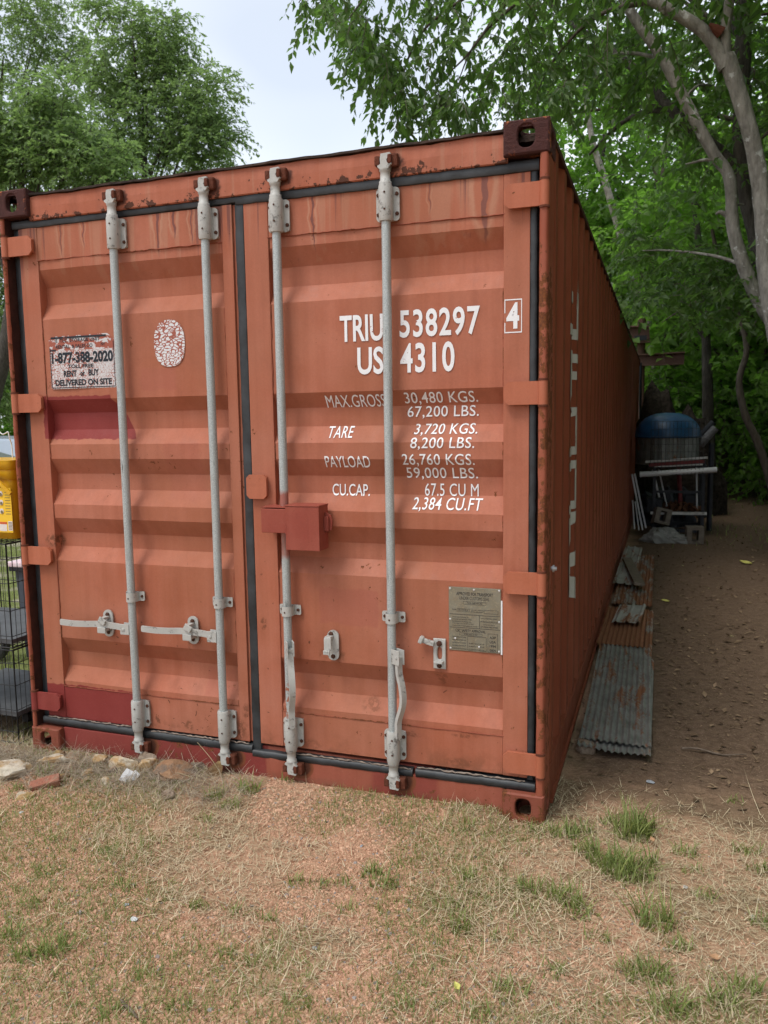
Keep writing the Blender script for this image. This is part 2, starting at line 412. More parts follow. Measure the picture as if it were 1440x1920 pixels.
# ---------------------------------------------------------------- mesh helpers
class MB:
    def __init__(s): s.v = []; s.f = []; s.mi = []; s.sm = []
    def add(s, vs, fs, mi=0, smooth=False):
        o = len(s.v)
        s.v += [tuple(q) for q in vs]
        for f in fs:
            s.f.append(tuple(i+o for i in f)); s.mi.append(mi); s.sm.append(smooth)
    def box(s, x0, x1, y0, y1, z0, z1, mi=0, b=0.0, rot=None, org=None):
        if b <= 0:
            vs = [(x, y, z) for x in (x0, x1) for y in (y0, y1) for z in (z0, z1)]
            fs = [(0, 1, 3, 2), (4, 6, 7, 5), (0, 4, 5, 1), (2, 3, 7, 6), (0, 2, 6, 4), (1, 5, 7, 3)]
        else:
            bm = bmesh.new()
            bmesh.ops.create_cube(bm, size=1.0)
            for v in bm.verts:
                v.co = Vector(((x0+x1)/2+v.co.x*(x1-x0), (y0+y1)/2+v.co.y*(y1-y0), (z0+z1)/2+v.co.z*(z1-z0)))
            bmesh.ops.bevel(bm, geom=bm.edges[:], offset=b, segments=2, profile=0.6, affect='EDGES')
            bm.verts.index_update()
            vs = [v.co.copy() for v in bm.verts]
            fs = [tuple(v.index for v in f.verts) for f in bm.faces]
            bm.free()
        if rot is not None:
            o = Vector(org if org is not None else ((x0+x1)/2, (y0+y1)/2, (z0+z1)/2))
            vs = [o + rot @ (Vector(q)-o) for q in vs]
        s.add(vs, fs, mi)
    def tube(s, pts, rad, n=12, mi=0, caps=True, smooth=True):
        pts = [Vector(q) for q in pts]
        if not isinstance(rad, (list, tuple)): rad = [rad]*len(pts)
        vs = []; fs = []
        ref = None
        for i, q in enumerate(pts):
            d = (pts[min(i+1, len(pts)-1)] - pts[max(i-1, 0)])
            if d.length < 1e-9: d = Vector((0, 0, 1))
            d.normalize()
            if ref is None:
                ref = Vector((1, 0, 0)) if abs(d.x) < 0.9 else Vector((0, 1, 0))
            a = (ref - d*ref.dot(d)).normalized(); ref = a
            b = d.cross(a)
            for k in range(n):
                t = 2*math.pi*k/n
                vs.append(q + (a*math.cos(t)+b*math.sin(t))*rad[i])
        for i in range(len(pts)-1):
            for k in range(n):
                k2 = (k+1) % n
                fs.append((i*n+k, i*n+k2, (i+1)*n+k2, (i+1)*n+k))
        s.add(vs, fs, mi, smooth)
        if caps:
            s.add(vs[:n][::-1], [tuple(range(n))], mi)
            s.add(vs[-n:], [tuple(range(n))], mi)
    def prism(s, poly, axis, a, b, mi=0):
        """polygon of 2-D points swept along an axis from a to b"""
        n = len(poly)
        def mk(u, v, w): return {'x': (w, u, v), 'y': (u, w, v), 'z': (u, v, w)}[axis]
        vs = [mk(u, v, a) for u, v in poly] + [mk(u, v, b) for u, v in poly]
        fs = [tuple(range(n)), tuple(range(2*n-1, n-1, -1))]
        fs += [(i, (i+1) % n + 0, (i+1) % n + n, i+n) for i in range(n)]
        s.add(vs, fs, mi)
    def dome(s, c, nrm, r, h, n=8, mi=0):
        c = Vector(c); d = Vector(nrm).normalized()
        a = d.orthogonal().normalized(); b = d.cross(a)
        vs = []; fs = []
        for j, (rr, hh) in enumerate(((1, 0), (1, .55), (.7, .9))):
            for k in range(n):
                t = 2*math.pi*k/n
                vs.append(c + (a*math.cos(t)+b*math.sin(t))*r*rr + d*h*hh)
        vs.append(c+d*h)
        for j in range(2):
            for k in range(n): fs.append((j*n+k, j*n+(k+1) % n, (j+1)*n+(k+1) % n, (j+1)*n+k))
        for k in range(n): fs.append((2*n+k, 2*n+(k+1) % n, 3*n))
        s.add(vs, fs, mi, False)
    def build(s, name, mats, parent=None):
        me = bpy.data.meshes.new(name)
        me.from_pydata(s.v, [], s.f)
        for mt in (mats if isinstance(mats, (list, tuple)) else [mats]): me.materials.append(mt)
        me.polygons.foreach_set('material_index', s.mi)
        me.polygons.foreach_set('use_smooth', s.sm)
        bm = bmesh.new(); bm.from_mesh(me)
        bmesh.ops.recalc_face_normals(bm, faces=bm.faces[:])
        bm.to_mesh(me); bm.free()
        return link(name, me, parent)

def link(name, me, parent=None):
    o = bpy.data.objects.new(name, me)
    COL.objects.link(o)
    if parent is not None: o.parent = parent
    return o
def tag(o, label=None, cat=None, group=None, kind=None):
    if label: o['label'] = label
    if cat: o['category'] = cat
    if group: o['group'] = group
    if kind: o['kind'] = kind
    return o
def thing(name, label, cat, loc=(0, 0, 0), rz=0.0, group=None):
    o = bpy.data.objects.new(name, None)
    COL.objects.link(o)
    o.empty_display_size = 0.1
    o.location = loc; o.rotation_euler = (0, 0, rz)
    return tag(o, label, cat, group)
def tri_mesh(name, V, F, mats, attr=None, mi=None, smooth=False):
    """fast mesh from numpy arrays of triangles, with one float per vertex as attribute v"""
    me = bpy.data.meshes.new(name)
    V = np.asarray(V, np.float32); F = np.asarray(F, np.int32)
    me.vertices.add(len(V)); me.vertices.foreach_set('co', V.ravel())
    me.loops.add(F.size); me.loops.foreach_set('vertex_index', F.ravel())
    me.polygons.add(len(F))
    me.polygons.foreach_set('loop_start', np.arange(0, F.size, 3, dtype=np.int32))
    for mt in (mats if isinstance(mats, (list, tuple)) else [mats]): me.materials.append(mt)
    if mi is not None: me.polygons.foreach_set('material_index', np.asarray(mi, np.int32))
    me.polygons.foreach_set('use_smooth', np.full(len(F), smooth))
    if attr is not None:
        a = me.attributes.new('v', 'FLOAT', 'POINT')
        a.data.foreach_set('value', np.asarray(attr, np.float32))
    me.update(calc_edges=True)
    return me
def catmull(pts, rad, k=6):
    P = [Vector(q) for q in pts]; out = []; ro = []
    for i in range(len(P)-1):
        p0 = P[max(i-1, 0)]; p1 = P[i]; p2 = P[i+1]; p3 = P[min(i+2, len(P)-1)]
        for j in range(k):
            t = j/k
            out.append(0.5*((2*p1)+(p2-p0)*t+(2*p0-5*p1+4*p2-p3)*t*t+(3*p1-p0-3*p2+p3)*t**3))
            ro.append(rad[i]*(1-t)+rad[i+1]*t)
    out.append(P[-1]); ro.append(rad[-1])
    return out, ro
# ================================================================ THE CONTAINER
W, H, L = 2.438, 2.591, 12.192
D = 0.045                       # outer plane of the doors
box_c = thing('shipping_container', 'long rusty orange steel shipping container with its cargo doors closed', 'container')

def ring_plate(mb, org, u, v, n, w, h, a, b, th, cu=0.0, cv=0.0, ch=0.006, mi=0):
    """a plate w x h (axes u, v, outward normal n) with an oval hole a x b at (cu, cv), thickness th"""
    org, u, v, n = Vector(org), Vector(u), Vector(v), Vector(n)
    angs = sorted([2*math.pi*k/28 for k in range(28)] + [math.atan2(sy*h/2-cv, sx*w/2-cu) % (2*math.pi) for sx in (-1, 1) for sy in (-1, 1)])
    def outer(t, ww, hh):
        c, s_ = math.cos(t), math.sin(t); best = 1e9
        for lim, q in ((ww/2-cu, c), (-ww/2-cu, c), (hh/2-cv, s_), (-hh/2-cv, s_)):
            if abs(q) > 1e-9 and lim/q > 0: best = min(best, lim/q)
        return cu+c*best, cv+s_*best
    def inner(t, g=0.0):
        c, s_ = math.cos(t), math.sin(t)
        r = (abs(c/(a+g))**2.6 + abs(s_/(b+g))**2.6)**(-1/2.6)
        return cu+c*r, cv+s_*r
    N = len(angs); vs = []
    rings = [([outer(t, w, h) for t in angs], -th), ([outer(t, w, h) for t in angs], -ch), ([outer(t, w-2*ch, h-2*ch) for t in angs], 0.0),
             ([inner(t, 0.004) for t in angs], 0.0), ([inner(t) for t in angs], -0.004), ([inner(t) for t in angs], -th)]
    for pts, dep in rings:
        for p_, q_ in pts: vs.append(org + u*p_ + v*q_ + n*dep)
    fs = []
    for j in range(5):
        for k in range(N):
            fs.append((j*N+k, j*N+(k+1) % N, (j+1)*N+(k+1) % N, (j+1)*N+k))
    mb.add(vs, fs, mi)

def casting(x0, z0, y0, mat, outer_x, top, front):
    """corner casting 162 x 178 x 118 mm, hollow, with an oval hole in each outer face"""
    mb = MB(); w, d, h = 0.162, 0.178, 0.118
    cx, cy, cz = x0+w/2, y0+d/2, z0+h/2
    t = 0.026
    yy = y0 if front else y0+d
    ny = -1 if front else 1
    ring_plate(mb, (cx, yy, cz), (1, 0, 0), (0, 0, 1), (0, ny, 0), w, h, 0.031, 0.039, t, 0.0 if not top else 0.0, 0.002)
    xx = x0 if outer_x < 0 else x0+w
    ring_plate(mb, (xx, cy+0.003, cz), (0, 1, 0), (0, 0, 1), (outer_x, 0, 0), d-0.006, h-0.004, 0.039, 0.026, t)
    zz = z0+h if top else z0
    ring_plate(mb, (cx, cy+0.002, zz), (1, 0, 0), (0, 1, 0), (0, 0, 1 if top else -1), w-0.004, d-0.006, 0.032, 0.06, t)
    # the two inner faces and the last one
    xi0, xi1 = (x0+w-0.012, x0+w-0.001) if outer_x < 0 else (x0+0.001, x0+0.012)
    if top: mb.box(xi0, xi1, y0+0.004, y0+d, z0+0.002, z0+h-0.003)
    else: mb.box(xi0, xi1, y0+0.004, y0+d, z0+0.003, z0+h-0.001)
    zi0, zi1 = (z0+0.001, z0+0.02) if top else (z0+h-0.02, z0+h-0.001)
    mb.box(x0+0.005, x0+w-0.005, y0+0.005, y0+d, zi0, zi1)
    if not front: mb.box(x0+0.004, x0+w-0.004, y0+0.002, y0+0.014, z0+0.004, z0+h-0.004)
    return mb.build('corner_casting', mat, box_c)
casting(0.0, H-0.118, 0.0, M['casting'], -1, True, True)
casting(W-0.162, H-0.118, 0.0, M['casting'], 1, True, True)
casting(0.0, 0.0, 0.0, M['casting_low'], -1, False, True)
casting(W-0.162, 0.0, 0.0, M['casting_low'], 1, False, True)
casting(0.0, H-0.118, L-0.178, M['casting'], -1, True, False)
casting(W-0.162, H-0.118, L-0.178, M['casting'], 1, True, False)
casting(W-0.162, 0.0, L-0.178, M['casting_low'], 1, False, False)

# corner posts: rolled J section with a rounded lip
def post(sign):
    X = (lambda v: v) if sign < 0 else (lambda v: W-v)
    lw = 0.024 if sign < 0 else 0.034
    prof = [(0.002, 0.030), (0.003, 0.016), (0.007, 0.007), (0.012, 0.004), (lw-.006, 0.005), (lw-.001, 0.010), (lw, 0.016), (lw, 0.066), (0.060, 0.068), (0.150, 0.070), (0.150, 0.160), (0.004, 0.160), (0.002, 0.150)]
    zs = np.linspace(0.118, H-0.118, 60)
    mb = MB(); vs = []; n = len(prof)
    for z in zs:
        j = 0.0012
        for (a, b) in prof: vs.append((X(a + (rnd.uniform(-j, j) if b < 0.03 else 0)), b + (rnd.uniform(-j, j) if b < 0.03 else 0), z))
    fs = [(i*n+k, i*n+(k+1) % n, (i+1)*n+(k+1) % n, (i+1)*n+k) for i in range(len(zs)-1) for k in range(n)]
    for q, f in enumerate(fs):
        k = q % n; mb.f.append(f); mb.mi.append(1 if k in (6, 7, 8) else 0); mb.sm.append(k < 6)
    mb.v += vs
    o = mb.build('corner_post', [M['post'], M['web']], box_c)
    return o
posts = [post(-1), post(1)]

# header with its wavy roof flashing, sill
mb = MB()
n = 60; vs = []
for i in range(n+1):
    x = 0.150 + (W-0.300)*i/n
    w = 0.0025*math.sin(i*0.7)+rnd.uniform(-.0015, .0015)
    for (y, z) in ((0.034, 2.458), (0.030, 2.462), (0.028+w*.4, 2.510), (0.030, 2.556+w), (0.034, 2.560+w), (0.12, 2.560), (0.12, 2.458)): vs.append((x, y, z))
fs = [(i*7+k, i*7+(k+1) % 7, (i+1)*7+(k+1) % 7, (i+1)*7+k) for i in range(n) for k in range(7)]
mb.add(vs, fs)
header = mb.build('door_header', M['head'], box_c)
mb = MB(); vs = []
for i in range(n+1):
    x = 0.150 + (W-0.300)*i/n
    w = 0.0016*math.sin(i*0.55+1)+0.0010*math.sin(i*1.7)+rnd.uniform(-.0008, .0008)
    for (y, z) in ((0.018+abs(w), 2.561+w), (0.020, 2.570+w), (0.10, 2.574), (0.10, 2.563)): vs.append((x, y, z))
mb.add(vs, [(i*4+k, i*4+(k+1) % 4, (i+1)*4+(k+1) % 4, (i+1)*4+k) for i in range(n) for k in range(4)])
mb.build('roof_flashing', M['roof_tar'], header)
mb = MB()
mb.box(0.163, W-0.163, 0.034, 0.14, 0.010, 0.122, 0, 0.004)
mb.box(0.163, W-0.163, 0.06, 0.14, 0.123, 0.150)
sill = mb.build('door_sill', M['sill'], box_c)

# side walls: trapezoid ribs
PER = 0.2795
def side_x(y, base, depth, sign):
    t = ((y-0.245) / PER) % 1.0
    if t < 0.26: f = 1.0
    elif t < 0.50: f = 1.0-(t-0.26)/0.24
    elif t < 0.76: f = 0.0
    else: f = (t-0.76)/0.24
    return base + sign*depth*(f-1.0)
def side_breaks(y0, y1):
    ys = [y0, y1]; k = -2
    while 0.245+k*PER < y1:
        for t in (0, 0.26, 0.50, 0.76):
            y = 0.245+(k+t)*PER
            if y0 < y < y1: ys.append(y)
        k += 1
    return sorted(ys)
SX = W-0.008
for sign in (1, -1):
    ys = side_breaks(0.160, L-0.160)
    zs = [0.150, 0.6, 1.1, 1.6, 2.1, 2.560] if sign > 0 else [0.15, 2.56]
    vs = []; nz = len(zs)
    for y in ys:
        x = side_x(y, SX, 0.036, 1)
        for z in zs:
            vs.append(((x if sign > 0 else W-x) + (rnd.uniform(-.002, .002) if 0.2 < z < 2.5 else 0), y, z))
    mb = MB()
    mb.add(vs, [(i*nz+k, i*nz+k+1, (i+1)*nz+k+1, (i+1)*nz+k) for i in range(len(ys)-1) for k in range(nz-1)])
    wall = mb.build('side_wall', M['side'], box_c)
    if sign > 0: right_wall = wall
    mb = MB()
    if sign > 0:
        mb.box(W-0.062, W-0.004, 0.160, L-0.160, 2.556, 2.584, 0, 0.004)
    else:
        mb.box(0.004, 0.062, 0.160, L-0.160, 2.556, 2.584, 0, 0.004)
    mb.build('top_rail', M['web'], box_c)  # dark colour stands for the shade along the top edge of the wall
    mb = MB()
    if sign > 0:
        mb.box(W-0.060, W-0.004, 0.178, L-0.178, 0.020, 0.160, 0, 0.005); mb.box(W-0.060, W+0.010, 0.178, L-0.178, 0.012, 0.026)
    else: mb.box(0.004, 0.060, 0.178, L-0.178, 0.020, 0.160, 0, 0.005)
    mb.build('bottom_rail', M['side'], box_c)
mb = MB(); mb.box(0.06, W-0.06, 0.10, L-0.02, 2.545, 2.568); mb.build('roof', M['roof_tar'], box_c)
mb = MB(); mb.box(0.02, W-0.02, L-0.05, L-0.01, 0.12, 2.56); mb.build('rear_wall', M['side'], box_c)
mb = MB(); mb.box(0.05, W-0.05, 0.12, L-0.05, 0.10, 0.14); mb.build('cargo_floor', M['rust'], box_c)
mb = MB()   # a lashing bolt that sticks out of the side next to the post
mb.tube([(SX-.02, 0.205, 0.965), (SX+0.022, 0.205, 0.965)], 0.008, 8); mb.tube([(SX+.006, 0.205, 0.965), (SX+0.013, 0.205, 0.965)], 0.015, 8)
mb.build('side_bolt', M['rivet'], right_wall)

# what is left of the big white lettering down the side, laid over the ribs
def drape_side(polys, name):
    bm = bmesh.new()
    for poly in polys:
        bm.faces.new([bm.verts.new((0, y, z)) for y, z in poly])
    for y in side_breaks(0.3, 2.0):
        g = bm.verts[:]+bm.edges[:]+bm.faces[:]
        bmesh.ops.bisect_plane(bm, geom=g, plane_co=(0, y, 0), plane_no=(0, 1, 0), dist=1e-6)
    for v in bm.verts: v.co.x = side_x(v.co.y, SX, 0.036, 1)+0.003
    me = bpy.data.meshes.new(name); bm.to_mesh(me); bm.free()
    me.materials.append(M['side_white'])
    return link(name, me, right_wall)
def sq(y0, y1, z0, z1): return [(y0, z0), (y1, z0), (y1, z1), (y0, z1)]
frag = [
    [[(1.09, 2.215), (1.10, 2.16), (1.075, 2.06), (1.08, 2.14)], sq(0.82, 0.93, 2.07, 2.12), sq(1.078, 1.128, 1.925, 2.15), sq(0.80, 1.077, 1.925, 1.975)],
    [sq(0.81, 1.13, 1.815, 1.858), [(0.812, 1.62), (0.84, 1.655), (0.86, 1.64), (0.862, 1.814), (0.812, 1.814)], sq(0.863, 1.09, 1.735, 1.775)],
    [[(0.81, 1.600), (0.90, 1.57), (0.98, 1.59), (1.03, 1.555), (1.12, 1.57), (1.12, 1.604)], sq(1.078, 1.126, 1.374, 1.566), sq(0.806, 1.077, 1.374, 1.414)],
    [sq(0.81, 1.12, 1.306, 1.346), sq(1.078, 1.124, 1.107, 1.305), sq(0.81, 1.077, 1.107, 1.148)],
    [[(0.81, 1.088), (1.13, 1.094), (1.12, 1.045), (1.02, 1.02), (0.90, 0.985), (0.83, 0.955)]],
    [[(0.83, 0.92), (0.90, 0.892), (1.0, 0.885), (1.12, 0.896), (1.12, 0.82), (0.83, 0.82)]],
    [[(0.84, 0.820), (1.14, 0.752), (1.15, 0.64), (0.84, 0.722)]],
]
for q in frag: drape_side(q, 'letter_fragment')

# ---------------------------------------------------------------- doors
GZ = [(2.245, 2.172, 2.095, 2.027), (1.668, 1.608, 1.532, 1.466), (1.400, 1.330, 1.258, 1.190), (1.127, 1.056, 0.990, 0.927), (0.558, 0.485, 0.413, 0.347)]
GD = 0.040
def prof_y(z):
    for a, b, c, d in GZ:
        if d < z < a:
            if z > b: return GD*(a-z)/(a-b)
            if z > c: return GD
            return GD*(z-d)/(c-d)
    return 0.0
WOB = {}
def wob(x, z, key):
    xa, xb, ph = WOB[key]; u = (x-xa)/(xb-xa)
    e = min(1, max(0, 8*min(u, 1-u)))
    return e*(0.0018*math.sin(x*7+z*4+ph)+0.0014*math.sin(x*17-z*9+ph)+0.001*math.sin(z*23+x*5))
def door(x0, x1, sl, sr, left):
    """x0..x1 door leaf, sl/sr widths of the two stiles"""
    mb = MB()
    mb.box(x0, x0+sl, D, D+0.055, 0.165, 2.432, 0, 0.003)
    if left:
        mb.box(x1-sr, x1-0.014, D, D+0.055, 0.165, 2.432, 0, 0.003)
        mb.box(x1-0.0135, x1, D+0.012, D+0.055, 0.165, 2.432, 0, 0.002)
    else:
        mb.box(x1-sr, x1, D, D+0.055, 0.165, 2.432, 0, 0.003)
    mb.box(x0+sl+0.0005, x1-sr-0.0005, D+0.0025, D+0.055, 2.287, 2.431, 0, 0.002)
    mb.box(x0+sl+0.0005, x1-sr-0.0005, D+0.0025, D+0.055, 0.166, 0.322, 0, 0.002)
    mb.box(x0, x1, D+0.10, D+0.11, 0.165, 2.432)
    dr = mb.build('cargo_door', M['door'], box_c)
    # corrugated panel
    zs = [2.300, 2.287] + [z for g in GZ for z in g] + [0.322, 0.310]
    fine = []
    for a, b in zip(zs[:-1], zs[1:]):
        k = max(1, int((a-b)/0.03))
        fine += [a+(b-a)*j/k for j in range(k)]
    fine.append(zs[-1])
    xa, xb = x0+sl-0.004, x1-sr+0.004
    nx = 30; vs = []
    WOB[left] = (xa, xb, rnd.uniform(0, 6))
    for z in fine:
        for i in range(nx+1):
            x = xa+(xb-xa)*i/nx
            y = D+0.005+prof_y(z) + wob(x, z, left)
            vs.append((x, y, z))
    mb = MB()
    mb.add(vs, [(j*(nx+1)+i, j*(nx+1)+i+1, (j+1)*(nx+1)+i+1, (j+1)*(nx+1)+i) for j in range(len(fine)-1) for i in range(nx)])
    mb.build('corrugated_panel', M['door'], dr)
    # weld beads where the panel meets the frame
    def bead(a, b, wob=0.0012, r=0.0022):
        mb = MB()
        a, b = Vector(a), Vector(b); k = int((b-a).length/0.02)
        pts = [a+(b-a)*j/k + Vector((rnd.uniform(-wob, wob), rnd.uniform(-wob*.4, wob*.4), rnd.uniform(-wob, wob))) for j in range(k+1)]
        mb.tube(pts, [r*rnd.uniform(.55, 1.3) for _ in pts], 5)
        mb.build('weld_bead', M['post'], dr)
    bead((xa, D+.0012, 2.287), (xb, D+.0012, 2.287), .0018, .0026); bead((xa, D+.0015, 0.3225), (xb, D+.0015, 0.3225))
    for xx in (xa+.005, xb-.005):
        for z0, z1 in ((2.287, 2.247), (2.025, 1.67), (1.464, 1.402), (1.188, 1.129), (0.925, 0.56), (0.345, 0.323)):
            bead((xx, D+.003, z0), (xx, D+.003, z1))
    return dr
door_l = door(0.070, 1.172, 0.100, 0.062, True)
door_r = door(1.212, 2.366, 0.108, 0.096, False)
tag(door_l, 'left cargo door with the phone number sticker and dark red touch-up paint')
tag(door_r, 'right cargo door with the white identification lettering')

# rubber gaskets
def gasket(path, w, parent, bulge=0.012, y=D+0.004, wob=0.0012, back=0.03, gap=None):
    """flat rubber strip along a straight path in the door plane"""
    a, b = Vector((path[0][0], 0, path[0][1])), Vector((path[1][0], 0, path[1][1]))
    d = (b-a).normalized(); nrm = Vector((d.z, 0, -d.x))
    k = max(6, int((b-a).length/0.03)); vs = []
    prof = [(-.5, back), (-.5, 0.0), (-.42, -bulge*.85), (0, -bulge), (.42, -bulge*.8), (.5, 0.0), (.5, back)]
    for j in range(k+1):
        p_ = a+(b-a)*j/k
        o = rnd.uniform(-wob, wob); o2 = rnd.uniform(-wob, wob)
        for u, v in prof: vs.append((p_.x+nrm.x*(u*w+o), y+v+o2*(v < back), p_.z+nrm.z*(u*w+o)))
    m_ = MB(); q = len(prof)
    m_.add(vs, [(i*q+t, i*q+t+1, (i+1)*q+t+1, (i+1)*q+t) for i in range(k) for t in range(q-1)], 0, True)
    m_.add(vs[:q], [tuple(range(q))]); m_.add(vs[-q:], [tuple(range(q))])
    return m_.build('gasket', M['rubber'], parent)
gasket(((0.040, 2.447), (1.190, 2.452)), 0.034, door_l, 0.002, D-.002)
gasket(((1.180, 2.446), (2.396, 2.444)), 0.040, door_r, 0.0025, D-.004)
gasket(((1.192, 2.430), (1.192, 0.135)), 0.039, door_r, 0.003, D+.002)
gasket(((0.050, 2.430), (0.050, 0.160)), 0.040, door_l, 0.003, D+.016)
gasket(((2.379, 2.430), (2.379, 0.160)), 0.027, door_r, 0.006, D+.006)
gasket(((0.045, 0.146), (0.625, 0.142)), 0.036, door_l, 0.012, D-.002)
gasket(((0.627, 0.140), (1.175, 0.137)), 0.038, door_l, 0.014, D-.002)
gasket(((1.176, 0.120), (1.345, 0.118)), 0.032, door_r, 0.012, D-.002)
gasket(((1.36, 0.124), (1.905, 0.128)), 0.034, door_r, 0.014, D-.002)
gasket(((1.918, 0.132), (2.398, 0.135)), 0.036, door_r, 0.015, D-.002)
def caulk(x0, x1, z, parent):
    mb = MB(); k = int((x1-x0)/0.012)
    pts = [(x0+(x1-x0)*j/k, D-.012+rnd.uniform(-.003, .003), z+rnd.uniform(-.0025, .0025)) for j in range(k+1)]
    mb.tube(pts, [rnd.uniform(.001, .0045) for _ in pts], 6)
    mb.build('caulk_line', M['caulk'], parent)
caulk(0.66, 1.16, 0.162, door_l); caulk(1.37, 1.9, 0.146, door_r); caulk(1.925, 2.36, 0.157, door_r); caulk(.08, .55, .168, door_l)

# hinges
def octa(x0, x1, z0, z1, c, right=True):
    """blade outline with two chamfered corners on the door side"""
    return [(x0, z0), (x1-c, z0), (x1, z0+c), (x1, z1-c), (x1-c, z1), (x0, z1)] if right else [(x1, z0), (x0+c, z0), (x0, z0+c), (x0, z1-c), (x0+c, z1), (x1, z1)]
for zc in (2.350, 1.655, 0.950, 0.246):
    red = M['redpaint'] if zc < .3 else M['hinge']
    for left in (True, False):
        mb = MB()
        zc2 = zc if left else zc-0.012
        if left:
            mb.prism(octa(0.020, 0.166, zc2-.042, zc2+.042, .018, True), 'y', 0.014, 0.026)
            mb.box(0.10, 0.155, 0.0262, D+.002, zc2-.03, zc2+.03)
            mb.tube([(0.018, 0.017, zc2-.043), (0.018, 0.017, zc2+.043)], 0.0175, 14)
        else:
            mb.prism(octa(2.276, 2.420, zc2-.042, zc2+.042, .018, False), 'y', 0.014, 0.026)
            mb.box(2.288, 2.34, 0.0262, D+.002, zc2-.03, zc2+.03)
            mb.tube([(2.420, 0.017, zc2-.043), (2.420, 0.017, zc2+.043)], 0.0175, 14)
        mb.build('hinge', red if left else M['hinge'], door_l if left else door_r)
        mb = MB()      # the rusty collars above and below the knuckle
        xx = 0.018 if left else 2.420
        for dz in (-.047, .047):
            mb = MB(); mb.tube([(xx, 0.017, zc2+dz-.004), (xx, 0.017, zc2+dz+.004)], 0.0186, 14); mb.build('hinge_collar', M['rust'], posts[0] if left else posts[1])

# square cover plate over the middle gasket, stop block and the welded lock box
mb = MB()
c_ = .014
mb.prism([(1.197+c_, 1.236), (1.290-c_, 1.236), (1.290, 1.236+c_), (1.290, 1.336-c_), (1.290-c_, 1.336), (1.197+c_, 1.336), (1.197, 1.336-c_), (1.197, 1.236+c_)], 'y', 0.020, 0.034)
mb.box(1.222, 1.284, 0.0342, D+.002, 1.244, 1.328)
mb.build('cover_plate', M['hinge'], door_r)
mb = MB()
mb.box(1.411, 1.558, -0.058, -0.052, 1.040, 1.216, 0, .002)
mb.box(1.411, 1.417, -0.0515, 0.034, 1.041, 1.2155); mb.box(1.552, 1.5575, -0.0515, 0.034, 1.041, 1.2155)
mb.box(1.4105, 1.560, -0.060, 0.036, 1.2165, 1.222, 0, .0015)
mb.box(1.298, 1.4105, -0.050, 0.040, 1.106, 1.204, 0, .003)
mb.box(1.298, 1.405, -0.046, D, 1.208, 1.2115, 0, .001)
mb.box(1.418, 1.551, 0.028, 0.034, 1.041, 1.2155)
mb.box(1.5575, 1.578, -0.012, 0.0, 1.115, 1.175, 0, .004); mb.prism([(1.5585, 1.105), (1.585, 1.118), (1.590, 1.150), (1.584, 1.178), (1.5585, 1.19)], 'y', 0.002, 0.008)
k = 14
mb.tube([(1.412+rnd.uniform(-.002, .002), -0.055, 1.102+0.104*j/k) for j in range(k+1)], [rnd.uniform(.003, .005) for j in range(k+1)], 6)
mb.build('lock_box', M['lockbox'], door_r)

# ---------------------------------------------------------------- writing
def drape_door(bm, y_add):
    cuts = [z for g in GZ for z in g]
    zs = [v.co.z for v in bm.verts]
    for z in cuts:
        if min(zs) < z < max(zs):
            bmesh.ops.bisect_plane(bm, geom=bm.verts[:]+bm.edges[:]+bm.faces[:], plane_co=(0, 0, z), plane_no=(0, 0, 1), dist=1e-6)
    for v in bm.verts: v.co.y = D+0.005-y_add+prof_y(v.co.z)+wob(v.co.x, v.co.z, False)
def text_bm(txt, x0, x1, z0, z1, bold=0.0, shear=0.0, gap=1.0, flat_y=None):
    if 'M' in txt: bold = 0.0            # the font's M folds over itself when emboldened
    cu = bpy.data.curves.new('t', 'FONT'); cu.body = txt; cu.size = 1.0; cu.offset = bold; cu.shear = shear; cu.space_character = gap
    cu.resolution_u = 4
    ob = bpy.data.objects.new('t', cu); COL.objects.link(ob)
    dg = bpy.context.evaluated_depsgraph_get()
    me = bpy.data.meshes.new_from_object(ob.evaluated_get(dg))
    bm = bmesh.new(); bm.from_mesh(me)
    bpy.data.objects.remove(ob); bpy.data.curves.remove(cu); bpy.data.meshes.remove(me)
    xs = [v.co.x for v in bm.verts]; ys = [v.co.y for v in bm.verts]
    ax, bx, ay, by = min(xs), max(xs), min(ys), max(ys)
    for v in bm.verts:
        v.co = Vector((x0+(v.co.x-ax)/(bx-ax)*(x1-x0), flat_y or 0.0, z0+(v.co.y-ay)/(by-ay)*(z1-z0)))
    return bm
def lettering(txt, x0, x1, z0, z1, mat, parent, bold=0.0, shear=0.0, y=None, name='lettering', gap=1.0):
    bm = text_bm(txt, x0, x1, z0, z1, bold, shear, gap, y)
    if y is None: drape_door(bm, 0.0030)
    # words that stand apart become objects of their own
    bm.verts.index_update(); bm.faces.ensure_lookup_table()
    iv = sorted((min(v.co.x for v in f.verts), max(v.co.x for v in f.verts)) for f in bm.faces)
    runs = [list(iv[0])]; h = (z1-z0)
    for a, b in iv[1:]:
        if a > runs[-1][1] + max(.019, .42*h): runs.append([a, b])
        else: runs[-1][1] = max(runs[-1][1], b)
    for a, b in runs:
        vs = []; fs = []; idx = {}
        for f in bm.faces:
            c = f.calc_center_median().x
            if a-1e-6 <= c <= b+1e-6:
                for v in f.verts:
                    if v.index not in idx: idx[v.index] = len(vs); vs.append(v.co.copy())
                fs.append([idx[v.index] for v in f.verts])
        me = bpy.data.meshes.new(name); me.from_pydata(vs, [], fs)
        me.materials.append(mat)
        link(name, me, parent)
    bm.free()
